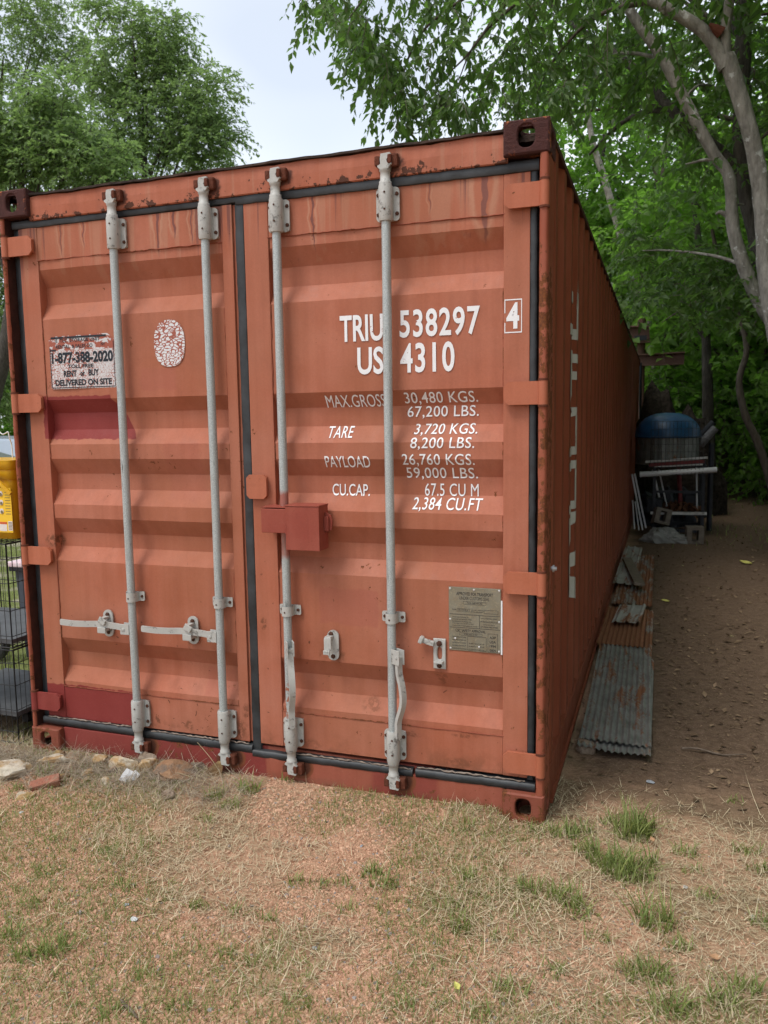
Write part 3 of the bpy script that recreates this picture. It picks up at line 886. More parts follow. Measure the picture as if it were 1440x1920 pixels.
for (t, x0, x1, z0, z1, bo, sh, gp) in (
        ('TRIU', 1.621, 1.800, 1.860, 1.962, .020, 0, 1), ('538297', 1.867, 2.182, 1.865, 1.970, .020, 0, 1.1), ('US', 1.693, 1.800, 1.732, 1.838, .020, 0, 1), ('4310', 1.869, 2.084, 1.732, 1.845, .020, 0, 1.1),
        ('MAX.GROSS', 1.546, 1.799, 1.607, 1.655, .004, 0, 1), ('30,480 KGS.', 1.878, 2.168, 1.610, 1.658, .004, 0, 1.05), ('67,200 LBS.', 1.884, 2.168, 1.557, 1.605, .004, .05, 1.05),
        ('TARE', 1.554, 1.663, 1.485, 1.532, .004, .15, 1.05), ('3,720 KGS.', 1.915, 2.166, 1.490, 1.537, .004, .12, 1.05), ('8,200 LBS.', 1.906, 2.159, 1.436, 1.484, .004, .08, 1.05),
        ('PAYLOAD', 1.542, 1.737, 1.366, 1.413, .004, 0, 1), ('26,760 KGS.', 1.871, 2.159, 1.371, 1.421, .004, 0, 1.05), ('59,000 LBS.', 1.879, 2.165, 1.318, 1.367, .004, .04, 1.05),
        ('CU.CAP.', 1.558, 1.722, 1.250, 1.298, .004, 0, 1), ('67.5 CU M', 1.952, 2.167, 1.255, 1.304, .004, 0, 1.05), ('2,384 CU.FT', 1.908, 2.186, 1.196, 1.249, .004, .1, 1.05)):
    lettering(t, x0, x1, z0, z1, M['white'], door_r, bo, sh, None, 'lettering', gp)
lettering('4', 2.281, 2.328, 1.878, 1.972, M['white'], door_r, .035, 0, D-.0012)
mb = MB()
for (a, b, c, d) in ((2.274, 2.338, 1.980, 1.984), (2.274, 2.338, 1.863, 1.867), (2.274, 2.277, 1.867, 1.900), (2.274, 2.277, 1.935, 1.980), (2.335, 2.338, 1.867, 1.980)): mb.box(a, b, D-.0012, D-.0006, c, d)
mb.build('check_digit_frame', M['white'], door_r)

# phone sticker on the left door
mb = MB()
ys = D+.005-.0035
pts = [(0.210, 1.716), (0.556, 1.716), (0.556, 1.925), (0.520, 1.952), (0.215, 1.949), (0.203, 1.936), (0.203, 1.72)]
mb.add([(x, ys, z) for x, z in pts], [tuple(range(len(pts)))])
sticker = mb.build('phone_sticker', M['vinyl'], door_l)
tag(sticker, 'peeling white rental sticker with a black phone number')
yi = ys-.0008
def stk(t, x0, x1, z0, z1, bo): lettering(t, x0, x1, z0, z1, M['vinyl_ink'], door_l, bo, 0, yi, 'sticker_lettering')
stk('E  TEC  STORAGE UNIT', 0.240, 0.480, 1.922, 1.937, .02); stk('RENTAL  & SALES CO', 0.240, 0.440, 1.895, 1.911, .02); stk('NY', .485, .507, 1.899, 1.913, .02)
stk('1-877-388-2020', 0.213, 0.546, 1.828, 1.878, .045); stk('TOLL FREE', 0.300, 0.440, 1.806, 1.823, .03)
stk('RENT', 0.275, 0.347, 1.769, 1.797, .04); stk('or', 0.366, 0.391, 1.770, 1.788, .035); stk('BUY', 0.411, 0.467, 1.770, 1.799, .04)
stk('DELIVERED ON SITE', 0.226, 0.533, 1.729, 1.757, .04)
mb = MB()
for (a, b, c, d) in ((0.214, 0.514, 1.9385, 1.947), (0.2045, 0.208, 1.722, 1.90), (0.549, 0.552, 1.722, 1.918), (0.209, 0.5485, 1.7195, 1.7230), (0.2045, 0.239, 1.884, 1.892)):
    mb.box(a, b, yi-.0002, yi+.0003, c, d)
mb.build('sticker_frame', M['vinyl_ink'], door_l)
# crazed white oval
mb = MB()
pts = []
for k in range(40):
    t = 2*math.pi*k/40; c, s_ = math.cos(t), math.sin(t)
    r = (abs(c/0.076)**2.5+abs(s_/0.098)**2.5)**(-1/2.5)
    pts.append((0.836+c*r, ys, 1.893+s_*r))
mb.add(pts, [tuple(range(40))])
tag(mb.build('oval_decal', M['oval'], door_l), 'crazed white oval decal on the left door')

# data plate
mb = MB()
mb.box(2.057, 2.262, D-.0005, D+.003, 0.652, 0.905, 0, .0008)
mb.box(2.2622, 2.268, D+.0005, D+.004, 0.648, 0.86, 1)
plate = mb.build('data_plate', [M['plate'], M['white']], door_r)
tag(plate, 'riveted metal approval plate on the right door')
for (x, z) in ((2.063, .898), (2.158, .897), (2.256, .898), (2.063, .776), (2.256, .776), (2.064, .660), (2.256, .660), (2.083, .70), (2.178, .672)): 
    mb = MB(); mb.dome((x, D-.0006, z), (0, -1, 0), .0042, .003, 8); mb.build('rivet', M['rivet'], door_r)
yp = D-.0011
def pt(t, x0, x1, z0, z1, bo=.01): lettering(t, x0, x1, z0, z1, M['ink'], door_r, bo, 0, yp, 'plate_lettering')
pt('APPROVED FOR TRANSPORT', 2.088, 2.232, .873, .886, .015); pt('UNDER CUSTOMS SEAL', 2.100, 2.218, .856, .869, .015)
pt('N/A-388-4R-92', 2.130, 2.190, .841, .847); pt('TYPE', 2.070, 2.087, .812, .818); pt('TE-DWCR-4', 2.095, 2.133, .812, .818)
pt('MANUFACTURERS NO.', 2.145, 2.196, .815, .819, .005); pt('OF THE CONTAINER', 2.145, 2.192, .808, .812, .005)
for i, t in enumerate(('OWNED AND OR MANAGED BY', 'CONTAINER INTERNATIONAL LIMITED', 'SAN FRANCISCO CALIFORNIA U.S.A.', 'AND IS SUBJECT TO A SECURITY INTEREST', 'IN FAVOR OF ONE OR MORE FINANCIAL INSTITUTIONS')):
    pt(t, 2.071, 2.071+.03+.0015*len(t), .7835-i*.0085, .7880-i*.0085, .004)
pt('DWG. TREATED TIMBER', 2.184, 2.250, .784, .789, .004); pt('IM/BASILEUM SI-84', 2.184, 2.250, .770, .777, .012); pt('MANUFACTURED BY', 2.195, 2.240, .760, .764, .004); pt('HYUNDAI PRECISION', 2.184, 2.250, .750, .756, .01)
pt('CSC SAFETY APPROVAL', 2.084, 2.203, .728, .739, .015); pt('F/BV/4017/94', 2.118, 2.170, .717, .722)
for i, t in enumerate(('DATE MANUFACTURED', 'IDENTIFICATION NO.', 'MAXIMUM GROSS WEIGHT', 'ALLOWABLE STACKING WT.', 'RACKING TEST LOAD VALUE')):
    pt(t, 2.071, 2.127, .7040-i*.0115, .7090-i*.0115, .005)
for i, t in enumerate(('30,480 KGS 67,200 LBS', '86,400 KGS 190,480 LBS', '15,240 KGS 33,600 LBS')): pt(t, 2.137, 2.198, .681-i*.0115, .686-i*.0115, .004)
for i, t in enumerate(('ACEP', 'USA', '1994', '0009')): pt(t, 2.219, 2.243, .708-i*.017, .718-i*.017, .02)
mb = MB()
def ln(x0, x1, z0, z1): mb.box(x0, x1, yp-.0002, yp+.0006, z0, z1)
ln(2.060, 2.259, .7965, .798); ln(2.060, 2.259, .744, .7455); ln(2.178, 2.1795, .7455, .7965)
for (a, b, c, d) in ((2.115, 2.205, .838, .850), (2.090, 2.140, .809, .821), (2.197, 2.252, .806, .820), (2.100, 2.19, .7145, .7245), (2.132, 2.206, .656, .712), (2.212, 2.250, .655, .728)):
    ln(a, b, c, c+.0008); ln(a, b, d-.0008, d); ln(a, a+.0008, c, d); ln(b-.0008, b, c, d)
mb.build('plate_rule', M['ink'], door_r)

# ---------------------------------------------------------------- locking gear
BARS = [0.607, 1.054, 1.376, 1.832]
BY = 0.008
def rounded(x0, x1, z0, z1, r, k=4):
    out = []
    for cx, cz, a0 in ((x1-r, z0+r, -90), (x1-r, z1-r, 0), (x0+r, z1-r, 90), (x0+r, z0+r, 180)):
        for j in range(k+1):
            t = R(a0+90*j/k); out.append((cx+r*math.cos(t), cz+r*math.sin(t)))
    return out
for bi, bx in enumerate(BARS):
    mb = MB()
    zs = np.linspace(0.17, 2.43, 24)
    mb.tube([(bx+.0006*math.sin(z*5+bi), BY, z) for z in zs], 0.0175, 18)
    bar = mb.build('locking_bar', M['bar'], box_c)
    for z0, z1, up in ((2.298, 2.422, 1), (0.180, 0.304, -1)):
        # bearing bracket: flange, sleeve, four bolts
        mb = MB()
        mb.prism(rounded(bx-.045, bx+.047, z0, z1, .016), 'y', D-.014, D-.0075)
        if up > 0: mb.box(bx-.040, bx+.042, D-.0073, D+.004, z0+.006, z1-.006)
        else: mb.box(bx-.040, bx+.042, D-.0073, D+.004, z0+.006, z1-.006)
        sl = [(bx, BY, z) for z in (z0-.004, z0+.002, z0+.004, z1-.004, z1-.002, z1+.004)]
        mb.tube(sl, [.0245, .0255, .0262, .0262, .0255, .0245], 18)
        mb.box(bx-.025, bx+.025, BY, D-.014, z0+.001, z1-.001)
        for dx in (-.036, .038):
            for z in (z0+.026, z1-.026): mb.dome((bx+dx, D-.014, z), (0, -1, 0), .0078, .007, 6, 1)
        for z in (z0+.035, z1-.028): mb.dome((bx+.004, BY-.0262, z), (0, -1, 0), .0042, .002, 6, 1)
        mb.build('bearing_bracket', [M['hardware'], M['bolt']], bar)
        # cam end
        ze = z1 if up > 0 else z0
        def Z(d): return ze+up*d
        mb = MB()
        mb.tube([(bx, BY, Z(.002)), (bx, BY, Z(.014)), (bx, BY, Z(.016)), (bx, BY, Z(.048)), (bx, BY, Z(.052)), (bx, BY, Z(.060))], [.0235, .0235, .0195, .0185, .022, .0215], 16)
        mb.prism([(bx-.017, Z(.058)), (bx+.017, Z(.058)), (bx+.026, Z(.070)), (bx+.030, Z(.073)), (bx+.027, Z(.079)), (bx+.014, Z(.078)), (bx+.010, Z(.088)), (bx+.016, Z(.097)), (bx+.028, Z(.104)), (bx+.024, Z(.114)), (bx-.012, Z(.112)), (bx-.015, Z(.095)), (bx-.014, Z(.075)), (bx-.026, Z(.070)), (bx-.024, Z(.064))], 'y', BY-.016, BY+.010)
        mb.build('locking_cam', M['hardware'], bar)
        # rusty keeper on header or sill
        mb = MB()
        zk = Z(.090)
        fr = 0.028 if up > 0 else 0.034
        mb.box(bx+.018, bx+.050, 0.002, fr, zk-.024, zk+.024, 0, .008)
        mb.box(bx+.014, bx+.030, -0.012, 0.012, zk-.016, zk+.018, 0, .006)
        mb.build('cam_keeper', M['rust'], header if up > 0 else sill)
        mb = MB()
        mb.box(bx-.040, bx-.018, -0.004, fr, zk-.018, zk+.018, 0, .007)
        mb.build('cam_keeper', M['rust'], header if up > 0 else sill)
    # guide strap
    zg = 0.786 if bi < 2 else 0.773
    mb = MB()
    mb.prism(rounded(bx-.047, bx+.050, zg-.021, zg+.021, .006, 2), 'y', D-.012, D-.008)
    mb.box(bx-.040, bx+.042, D-.0078, D+.005, zg-.018, zg+.018)
    vs = []
    for z in (zg-.021, zg+.021):
        for k in range(13):
            t = math.pi*k/12
            vs.append((bx+.0235*math.cos(t), BY-.0225*math.sin(t), z))
    mb.add(vs, [(k, k+1, 14+k, 13+k) for k in range(12)], 0, True)
    for sx in (-1, 1): mb.box(bx+sx*.022-.0015, bx+sx*.022+.0015, BY, D-.012, zg-.021, zg+.021)
    mb.dome((bx-.036, D-.012, zg), (0, -1, 0), .007, .006, 6, 1); mb.dome((bx+.038, D-.012, zg), (0, -1, 0), .007, .006, 6, 1)
    mb.dome((bx-.002, BY-.0225, zg-.004), (0, -1, 0), .004, .0015, 6, 1)
    mb.build('guide_strap', [M['hardware'], M['bolt']], bar)
    # handle hub and handle
    mb = MB()
    if bi < 2:
        zh = 0.640
        mb.box(bx-.058, bx-.012, BY-.017, BY-.011, zh-.026, zh+.022, 0, .002); mb.box(bx-.058, bx-.012, BY+.011, BY+.017, zh-.026, zh+.022, 0, .002)
        mb.dome((bx-.040, BY-.0172, zh-.002), (0, -1, 0), .007, .004, 8)
        mb.build('handle_hub', M['hardware'], bar)
        mb = MB()
        x_end = 0.232 if bi == 0 else 0.674
        prof = [(bx-.030, BY, zh-.002), (bx-.075, BY, zh+.004), (bx-.105, BY-.004, zh+.008), (bx-.15, BY-.010, zh+.012), (bx-.20, BY-.006, zh+.010), (bx-.25, BY-.016, zh+.009), (bx-.31, BY-.026, zh+.010), (x_end+.02, BY-.030, zh+.013), (x_end, BY-.030, zh+.014)]
        c_, _ = catmull(prof, [1]*len(prof), 4)
        vs = []; fs = []
        for i, q in enumerate(c_):
            hw = 0.0135 if i > 2 else .012
            if i == len(c_)-1: hw = .009
            for dy, dz in ((-.004, -hw), (-.004, hw), (.004, hw), (.004, -hw)): vs.append((q.x, q.y+dy, q.z+dz))
        for i in range(len(c_)-1):
            for k in range(4): fs.append((i*4+k, i*4+(k+1) % 4, (i+1)*4+(k+1) % 4, (i+1)*4+k))
        fs += [(0, 1, 2, 3), tuple(len(vs)-4+k for k in range(4))]
        mb.add(vs, fs)
        mb.build('door_handle', M['hardware'], bar)
        xr = 0.450 if bi == 0 else 0.899
        mb = MB()
        mb.prism(rounded(xr-.026, xr+.026, .585, .710, .025, 5), 'y', D-.008, D-.001)
        mb.box(xr-.020, xr+.018, -0.006, D-.009, .618, .630, 0, .003); mb.box(xr-.024, xr+.020, -0.012, -0.005, .612, .640, 0, .003)
        mb.box(xr-.014, xr+.024, -0.016, -0.009, .655, .684, 0, .003, Matrix.Rotation(.5, 3, 'Y')); mb.box(xr-.012, xr+.012, -0.008, D-.009, .672, .684, 0, .003)
        mb.dome((xr, D-.008, .688), (0, -1, 0), .011, .009, 6, 1); mb.dome((xr, D-.008, .606), (0, -1, 0), .009, .007, 6, 1)
        mb.build('handle_retainer', [M['hardware'], M['bolt']], door_l)
    else:
        zh = 0.622
        rt = Matrix.Rotation(-0.15, 3, 'Z')
        yaw = 0.95 if bi == 2 else 0.55
        # the hub turns with the bar: its cheeks stand out towards the viewer
        rt = Matrix.Rotation(yaw, 3, 'Z')
        for dy in (-.015, .011):
            mb.box(bx+.012, bx+.060, BY+dy, BY+dy+.004, zh-.030, zh+.030, 0, .0015, Matrix.Rotation(-yaw, 3, 'Z'), (bx, BY, zh))
        q = Vector((bx, BY, zh)) + Matrix.Rotation(-yaw, 3, 'Z') @ Vector((.044, -.016, 0))
        mb.dome(q, Matrix.Rotation(-yaw, 3, 'Z') @ Vector((0, -1, 0)), .006, .003, 8)
        mb.build('handle_hub', M['hardware'], bar)
        mb = MB()
        dirv = Matrix.Rotation(-yaw, 3, 'Z') @ Vector((1, 0, 0))
        offs = [(.044, 0.0), (.043, -.03), (.046, -.07), (.060, -.11), (.068, -.15), (.066, -.19), (.050, -.23), (.036, -.265), (.034, -.30), (.034, -.345)]
        if bi == 3: offs = [(a*.95, b) for a, b in offs]
        c_, _ = catmull([(a, 0, b) for a, b in offs], [1]*len(offs), 3)
        nrm = Vector((-dirv.y, dirv.x, 0))
        vs = []; fs = []
        for i, q in enumerate(c_):
            base = Vector((bx, BY, zh)) + dirv*q.x + Vector((0, 0, q.z))
            hw = .0125 if i < len(c_)-1 else .007
            tng = (c_[min(i+1, len(c_)-1)]-c_[max(i-1, 0)]).normalized()
            side = dirv*tng.z - Vector((0, 0, 1))*tng.x
            for a, b in ((-1, -1), (-1, 1), (1, 1), (1, -1)): vs.append(base + side*(a*.0075) + nrm*(b*hw))
        for i in range(len(c_)-1):
            for k in range(4): fs.append((i*4+k, i*4+(k+1) % 4, (i+1)*4+(k+1) % 4, (i+1)*4+k))
        fs += [(0, 1, 2, 3), tuple(len(vs)-4+k for k in range(4))]
        mb.add(vs, fs)
        mb.build('door_handle', M['hardware'], bar)
        xr = 1.566 if bi == 2 else 2.020
        mb = MB()
        if bi == 2:
            mb.prism(rounded(xr-.025, xr+.025, .569, .696, .024, 5), 'y', D-.008, D-.001)
            mb.box(xr-.024, xr+.008, -.004, .002, .620, .672, 0, .003); mb.box(xr-.024, xr+.004, .002, D-.008, .664, .676, 0, .003); mb.box(xr-.025, xr+.004, -.012, -.003, .604, .622, 0, .003)
            mb.dome((xr-.008, D-.008, .680), (0, -1, 0), .011, .009, 6, 1)
        else:
            out = rounded(xr-.025, xr+.025, .573, .696, .022, 5)
            ring_plate(mb, (xr, D-.008, .634), (1, 0, 0), (0, 0, 1), (0, -1, 0), .050, .122, .010, .026, .007, 0, .002, .002)
            mb.box(xr-.070, xr-.018, D-.026, D-.012, .672, .692, 0, .003, Matrix.Rotation(.25, 3, 'Y')); mb.box(xr-.078, xr-.062, D-.034, D-.010, .676, .704, 0, .003, Matrix.Rotation(.4, 3, 'Y'))
            mb.box(xr-.018, xr+.018, .012, D-.008, .600, .608, 0, .002)
            mb.dome((xr, D-.008, .676), (0, -1, 0), .012, .009, 6, 1)
        mb.dome((xr, D-.008, .586), (0, -1, 0), .010, .007, 6, 1)
        mb.build('handle_retainer', [M['hardware'], M['bolt']], door_r)
# ================================================================ THE GROUND
_lat = nr.rand(64, 64)
def vnoise(x, y, sc):
    x = np.asarray(x, float)*sc+31.7; y = np.asarray(y, float)*sc+17.3
    xi = np.floor(x).astype(int); yi = np.floor(y).astype(int)
    fx = x-xi; fy = y-yi
    fx = fx*fx*(3-2*fx); fy = fy*fy*(3-2*fy)
    g = lambda a, b: _lat[a % 64, b % 64]
    return (g(xi, yi)*(1-fx)+g(xi+1, yi)*fx)*(1-fy) + (g(xi, yi+1)*(1-fx)+g(xi+1, yi+1)*fx)*fy
def sstep(a, b, x):
    t = np.clip((np.asarray(x, float)-a)/(b-a), 0, 1)
    return t*t*(3-2*t)
def gz(x, y):
    x = np.asarray(x, float); y = np.asarray(y, float)
    h = (vnoise(x, y, 1.3)-.5)*.022 + (vnoise(x, y, 4.5)-.5)*.012 + (vnoise(x, y, 14)-.5)*.006
    near = np.exp(-((y+0.02)/0.16)**2)*sstep(0.95, 1.35, x)*(1-sstep(2.15, 2.35, x))
    h = h + near*0.030
    bank = np.exp(-((y+0.10)/0.18)**2)*(1-sstep(0.9, 1.3, x))*sstep(-1.5, 0.0, x)
    h = h + bank*0.012
    h = h - 0.012*sstep(2.3, 2.5, x)*sstep(-.2, .4, y)
    far = sstep(14, 60, y)
    return h + far*1.2*(vnoise(x, y, .05))
def gz1(x, y): return float(gz(x, y))

def axis(lo, hi, near_lo, near_hi, fine, coarse):
    a = list(np.arange(near_lo, near_hi, fine))
    v = near_lo; st = fine; left = []
    while v > lo: st = min(st*1.25, coarse); v -= st; left.append(v)
    v = near_hi; st = fine; right = [v]
    while v < hi: st = min(st*1.25, coarse); v += st; right.append(v)
    return np.array(left[::-1]+a+right)
gx = axis(-220, 220, -0.8, 4.2, 0.022, 14)
gy = axis(-120, 260, -1.9, 1.2, 0.022, 14)
XX, YY = np.meshgrid(gx, gy, indexing='ij')
ZZ = gz(XX, YY) + (nr.rand(*XX.shape)-.5)*0.004*(np.abs(YY) < 3)
V = np.stack([XX, YY, ZZ], -1).reshape(-1, 3)
ny_ = len(gy)
I = (np.arange(len(gx)-1)[:, None]*ny_+np.arange(ny_-1)[None, :]).ravel()
F = np.concatenate([np.stack([I, I+ny_, I+ny_+1], 1), np.stack([I, I+ny_+1, I+1], 1)])
s = NT('ground_soil', 0.95, 0.15)
p = s.pos(); X, Y, Z = s.xyz(p)
n1 = s.noise(p, 2.2, 4, 0.6); n2 = s.noise(p, 28, 4, 0.7); n3 = s.noise(p, 110, 2, 0.6)
gravel = s.mix(n2, (0.34, 0.195, 0.120), (0.53, 0.340, 0.225))
straw = s.mix(n2, (0.20, 0.130, 0.075), (0.36, 0.250, 0.150))
front = s.mix(s.mr(n1, 0.42, 0.58), gravel, straw)
dirt = s.mix(s.mr(n2, .3, .7), (0.100, 0.064, 0.042), (0.178, 0.120, 0.081))
dirt = s.mix(s.mr(n3, .62, .72), dirt, (0.30, 0.22, 0.16))
wob = s.m('MULTIPLY_ADD', n1, 0.9, -0.45)
md = s.m('MULTIPLY', s.mr(s.m('ADD', X, s.m('MULTIPLY', wob, .4)), 2.40, 2.62), s.mr(s.m('ADD', Y, wob), 0.10, 0.62))
c = s.mix(md, front, dirt)
lawn = s.mix(n2, (0.085, 0.115, 0.032), (0.20, 0.215, 0.075))
lawn = s.mix(s.mr(s.noise(p, 1.1, 3, .6), .50, .60), lawn, (0.34, 0.30, 0.24))
ml = s.m('MULTIPLY', s.mr(s.m('ADD', X, wob), -0.2, -0.5), s.mr(s.m('ADD', Y, wob), 0.35, 0.7))
c = s.mix(ml, c, lawn)
forest = s.mix(n2, (0.075, 0.062, 0.030), (0.155, 0.120, 0.065))
c = s.mix(s.mr(s.m('MULTIPLY_ADD', wob, 6.0, Y), 12.0, 17.0), c, s.mix(s.mr(X, 0, -3), forest, lawn))
s.col(c)
s.bump(s.m('MULTIPLY_ADD', n3, 0.4, n2), 0.9, 0.012)
tag(link('ground', tri_mesh('ground', V, F, s.mat, smooth=True)), kind='structure')

# ---------------------------------------------------------------- scatter helpers
def rotmats(n, tilt, yaw=None, rs=nr):
    yaw = rs.uniform(0, 2*np.pi, n) if yaw is None else yaw
    cz, sz = np.cos(yaw), np.sin(yaw)
    ct, st_ = np.cos(tilt), np.sin(tilt)
    Rz = np.zeros((n, 3, 3)); Rz[:, 0, 0] = cz; Rz[:, 0, 1] = -sz; Rz[:, 1, 0] = sz; Rz[:, 1, 1] = cz; Rz[:, 2, 2] = 1
    Rx = np.zeros((n, 3, 3)); Rx[:, 0, 0] = 1; Rx[:, 1, 1] = ct; Rx[:, 1, 2] = -st_; Rx[:, 2, 1] = st_; Rx[:, 2, 2] = ct
    return Rz @ Rx
def blades(P, length, width, lean, bend, seg=3, flat=None, rs=nr):
    """grass blades: curved tapering strips rooted at P. returns V, F, attr"""
    n = len(P); yaw = rs.uniform(0, 2*np.pi, n)
    d = np.stack([np.cos(yaw), np.sin(yaw)], 1); pr = np.stack([-d[:, 1], d[:, 0]], 1)
    rows = []
    ang = lean.copy(); pos = P.copy()
    stp = length/seg
    for k in range(seg+1):
        w = width*(1-(k/seg)**1.6)*.5
        if k < seg:
            rows.append(np.concatenate([pos[:, :2]-pr*w[:, None], pos[:, 2:]], 1)); rows.append(np.concatenate([pos[:, :2]+pr*w[:, None], pos[:, 2:]], 1))
        else: rows.append(pos.copy())
        pos = pos + np.concatenate([d*(np.sin(ang)*stp)[:, None], (np.cos(ang)*stp)[:, None]], 1)
        ang = np.minimum(ang+bend/seg, 2.4)
    nv = 2*seg+1
    V = np.stack(rows, 1).reshape(-1, 3)
    f = []
    for k in range(seg-1): f += [(2*k, 2*k+1, 2*k+3), (2*k, 2*k+3, 2*k+2)]
    f.append((2*seg-2, 2*seg-1, 2*seg))
    F = (np.array(f)[None]+(np.arange(n)*nv)[:, None, None]).reshape(-1, 3)
    return V, F, np.repeat(rs.rand(n), nv)
def merge(parts):
    V = []; F = []; A = []; o = 0
    for v, f, a in parts:
        V.append(v); F.append(f+o); A.append(a); o += len(v)
    return np.concatenate(V), np.concatenate(F), np.concatenate(A)
def instance(T, pos, rot, scale):
    """template (V, F) placed n times -> V, F, attr"""
    tv, tf = T; n = len(pos)
    V = (np.einsum('nij,kj->nki', rot, tv)*np.asarray(scale).reshape(n, 1, -1)+pos[:, None, :]).reshape(-1, 3)
    F = (tf[None]+(np.arange(n)*len(tv))[:, None, None]).reshape(-1, 3)
    return V, F, np.repeat(nr.rand(n), len(tv))

def leafmat(name, dark, light, trans, rough=0.5, tw=0.45, dead=None):
    s = NT(name, rough, 0.35)
    v = s.attr('v')
    c = s.mix(v, dark, light)
    if dead: c = s.mix(s.mr(v, 0.93, 0.95), c, dead)
    s.col(c)
    tr = s.n('ShaderNodeBsdfTranslucent'); s.set(tr.inputs[0], s.mix(v, trans, tuple(min(1, q*1.5) for q in trans)))
    mxs = s.n('ShaderNodeMixShader'); mxs.inputs[0].default_value = tw
    s.t.links.new(s.b.outputs[0], mxs.inputs[1]); s.t.links.new(tr.outputs[0], mxs.inputs[2]); s.t.links.new(mxs.outputs[0], s.out.inputs[0])
    return s.mat
M['grass'] = leafmat('green_grass', (0.125, 0.175, 0.045), (0.320, 0.360, 0.125), (0.24, 0.30, 0.07), 0.5, 0.35)
M['straw'] = leafmat('dry_grass', (0.38, 0.300, 0.18), (0.78, 0.67, 0.46), (0.25, 0.18, 0.09), 0.7, 0.2)
M['hay'] = leafmat('grey_hay', (0.21, 0.17, 0.12), (0.47, 0.40, 0.31), (0.2, 0.16, 0.1), 0.8, 0.15)
def vmat(name, a, b, rough=0.9, odd=None, scale=60, lim=.95):
    s = NT(name, rough, 0.25)
    v = s.attr('v')
    c = s.mix(v, a, b)
    if odd: c = s.mix(s.mr(v, lim, lim+.003), c, odd)
    c = s.mix(s.mr(s.noise(s.pos(), scale, 2), .35, .7, 0, .35), c, tuple(q*.6 for q in a))
    s.col(c)
    return s.mat
M['pebble'] = vmat('pebble_stone', (0.36, 0.190, 0.115), (0.68, 0.435, 0.295), odd=(0.30, 0.27, 0.25))

# pebbles: jittered octahedra, a handful of templates
def pebble_T():
    v = np.array([(1, 0, 0), (.1, 1, 0), (-1, .1, 0), (-.1, -1, 0), (.45, .45, .72), (-.5, .1, .75), (.1, -.5, .70)], float)
    v = v*(0.78+0.4*nr.rand(7, 1))
    f = np.array([(0, 1, 4), (1, 5, 4), (1, 2, 5), (2, 3, 5), (3, 6, 5), (3, 0, 6), (0, 4, 6), (4, 5, 6)])
    return v, f
def near_view(x, y, mar=330):
    d = np.stack([x-CAM[0], y-CAM[1], 0*x-CAM[2]], 1)
    z = np.maximum(d@np.array(_fw), .05)
    px = 720+FPX*(d@np.array(_r2))/z; py = 960-FPX*(d@np.array(_u2))/z
    return (px > -mar) & (px < 1440+mar) & (py < 1920+mar)
def scatter(n, x0, x1, y0, y1, dens):
    x = nr.uniform(x0, x1, n); y = nr.uniform(y0, y1, n)
    k = (nr.rand(n) < dens(x, y)) & near_view(x, y)
    return x[k], y[k]
def gravel_mask(x, y): return sstep(.38, .56, .65*vnoise(x, y, 2.3)+.35*vnoise(x, y, 6.1))
inside = lambda x, y: (x > 0.02) & (x < W-.02) & (y > 0.03)
parts = []
def dens(x, y):
    d = 0.16+0.84*gravel_mask(x, y)
    d = d*(1-0.75*sstep(2.35, 2.6, x)*sstep(-.1, .4, y))*(1-.55*sstep(2.2, 2.9, x))
    return d*(~inside(x, y))
x, y = scatter(230000, 0.0, 3.6, -1.75, 0.25, dens)
for g in range(5):
    xs, ys_ = x[g::5], y[g::5]; n_ = len(xs)
    sz = np.exp(nr.normal(math.log(.0040), .33, n_))
    sc = np.stack([sz*nr.uniform(.85, 1.4, n_), sz*nr.uniform(.75, 1.1, n_), sz*nr.uniform(.7, 1.1, n_)], 1)
    rot = rotmats(n_, nr.normal(0, .35, n_))
    tv, tf = pebble_T()
    Vp = np.einsum('nij,nkj->nki', rot, tv[None]*sc[:, None, :]) + np.stack([xs, ys_, gz(xs, ys_)-sz*.15], 1)[:, None, :]
    parts.append((Vp.reshape(-1, 3), (tf[None]+(np.arange(n_)*len(tv))[:, None, None]).reshape(-1, 3), np.repeat(nr.rand(n_), len(tv))))
Vg, Fg, Ag = merge(parts)
tag(link('gravel', tri_mesh('gravel', Vg, Fg, M['pebble'], Ag)), 'reddish tan pea gravel scattered over the bare soil', 'gravel', kind='stuff')

# dry grass lying flat
def straw_d(x, y):
    d = (1-gravel_mask(x, y))*.75+.13
    d = np.maximum(d, (.45+.5*vnoise(x, y, 3.1))*sstep(1.9, 2.5, x)*(y < .1))
    d = np.maximum(d, .95*np.exp(-((y+.14)/.13)**2)*(x < 1.15))
    d = d*(1-.85*sstep(2.42, 2.6, x)*sstep(.05, .35, y))
    return d*(~inside(x, y))
x, y = scatter(68000, -0.5, 3.7, -1.75, 0.45, straw_d)
n_ = len(x)
ln_ = np.exp(nr.normal(math.log(.037), .5, n_))
P = np.stack([x, y, gz(x, y)+nr.uniform(.001, .012, n_)], 1)
parts = [blades(P, ln_, nr.uniform(.0013, .0030, n_), nr.uniform(1.05, 1.60, n_), nr.normal(.15, .35, n_), 3)]
k = nr.rand(n_) < .22
parts.append(blades(P[k], ln_[k]*.8, nr.uniform(.001, .002, k.sum()), nr.uniform(.2, 1.2, k.sum()), nr.uniform(.2, 1.5, k.sum()), 3))
Vg, Fg, Ag = merge(parts)
tag(link('dry_grass', tri_mesh('dry_grass', Vg, Fg, M['straw'], Ag)), 'pale dry grass lying flat over the gravel in front of the doors', 'dry grass', kind='stuff')
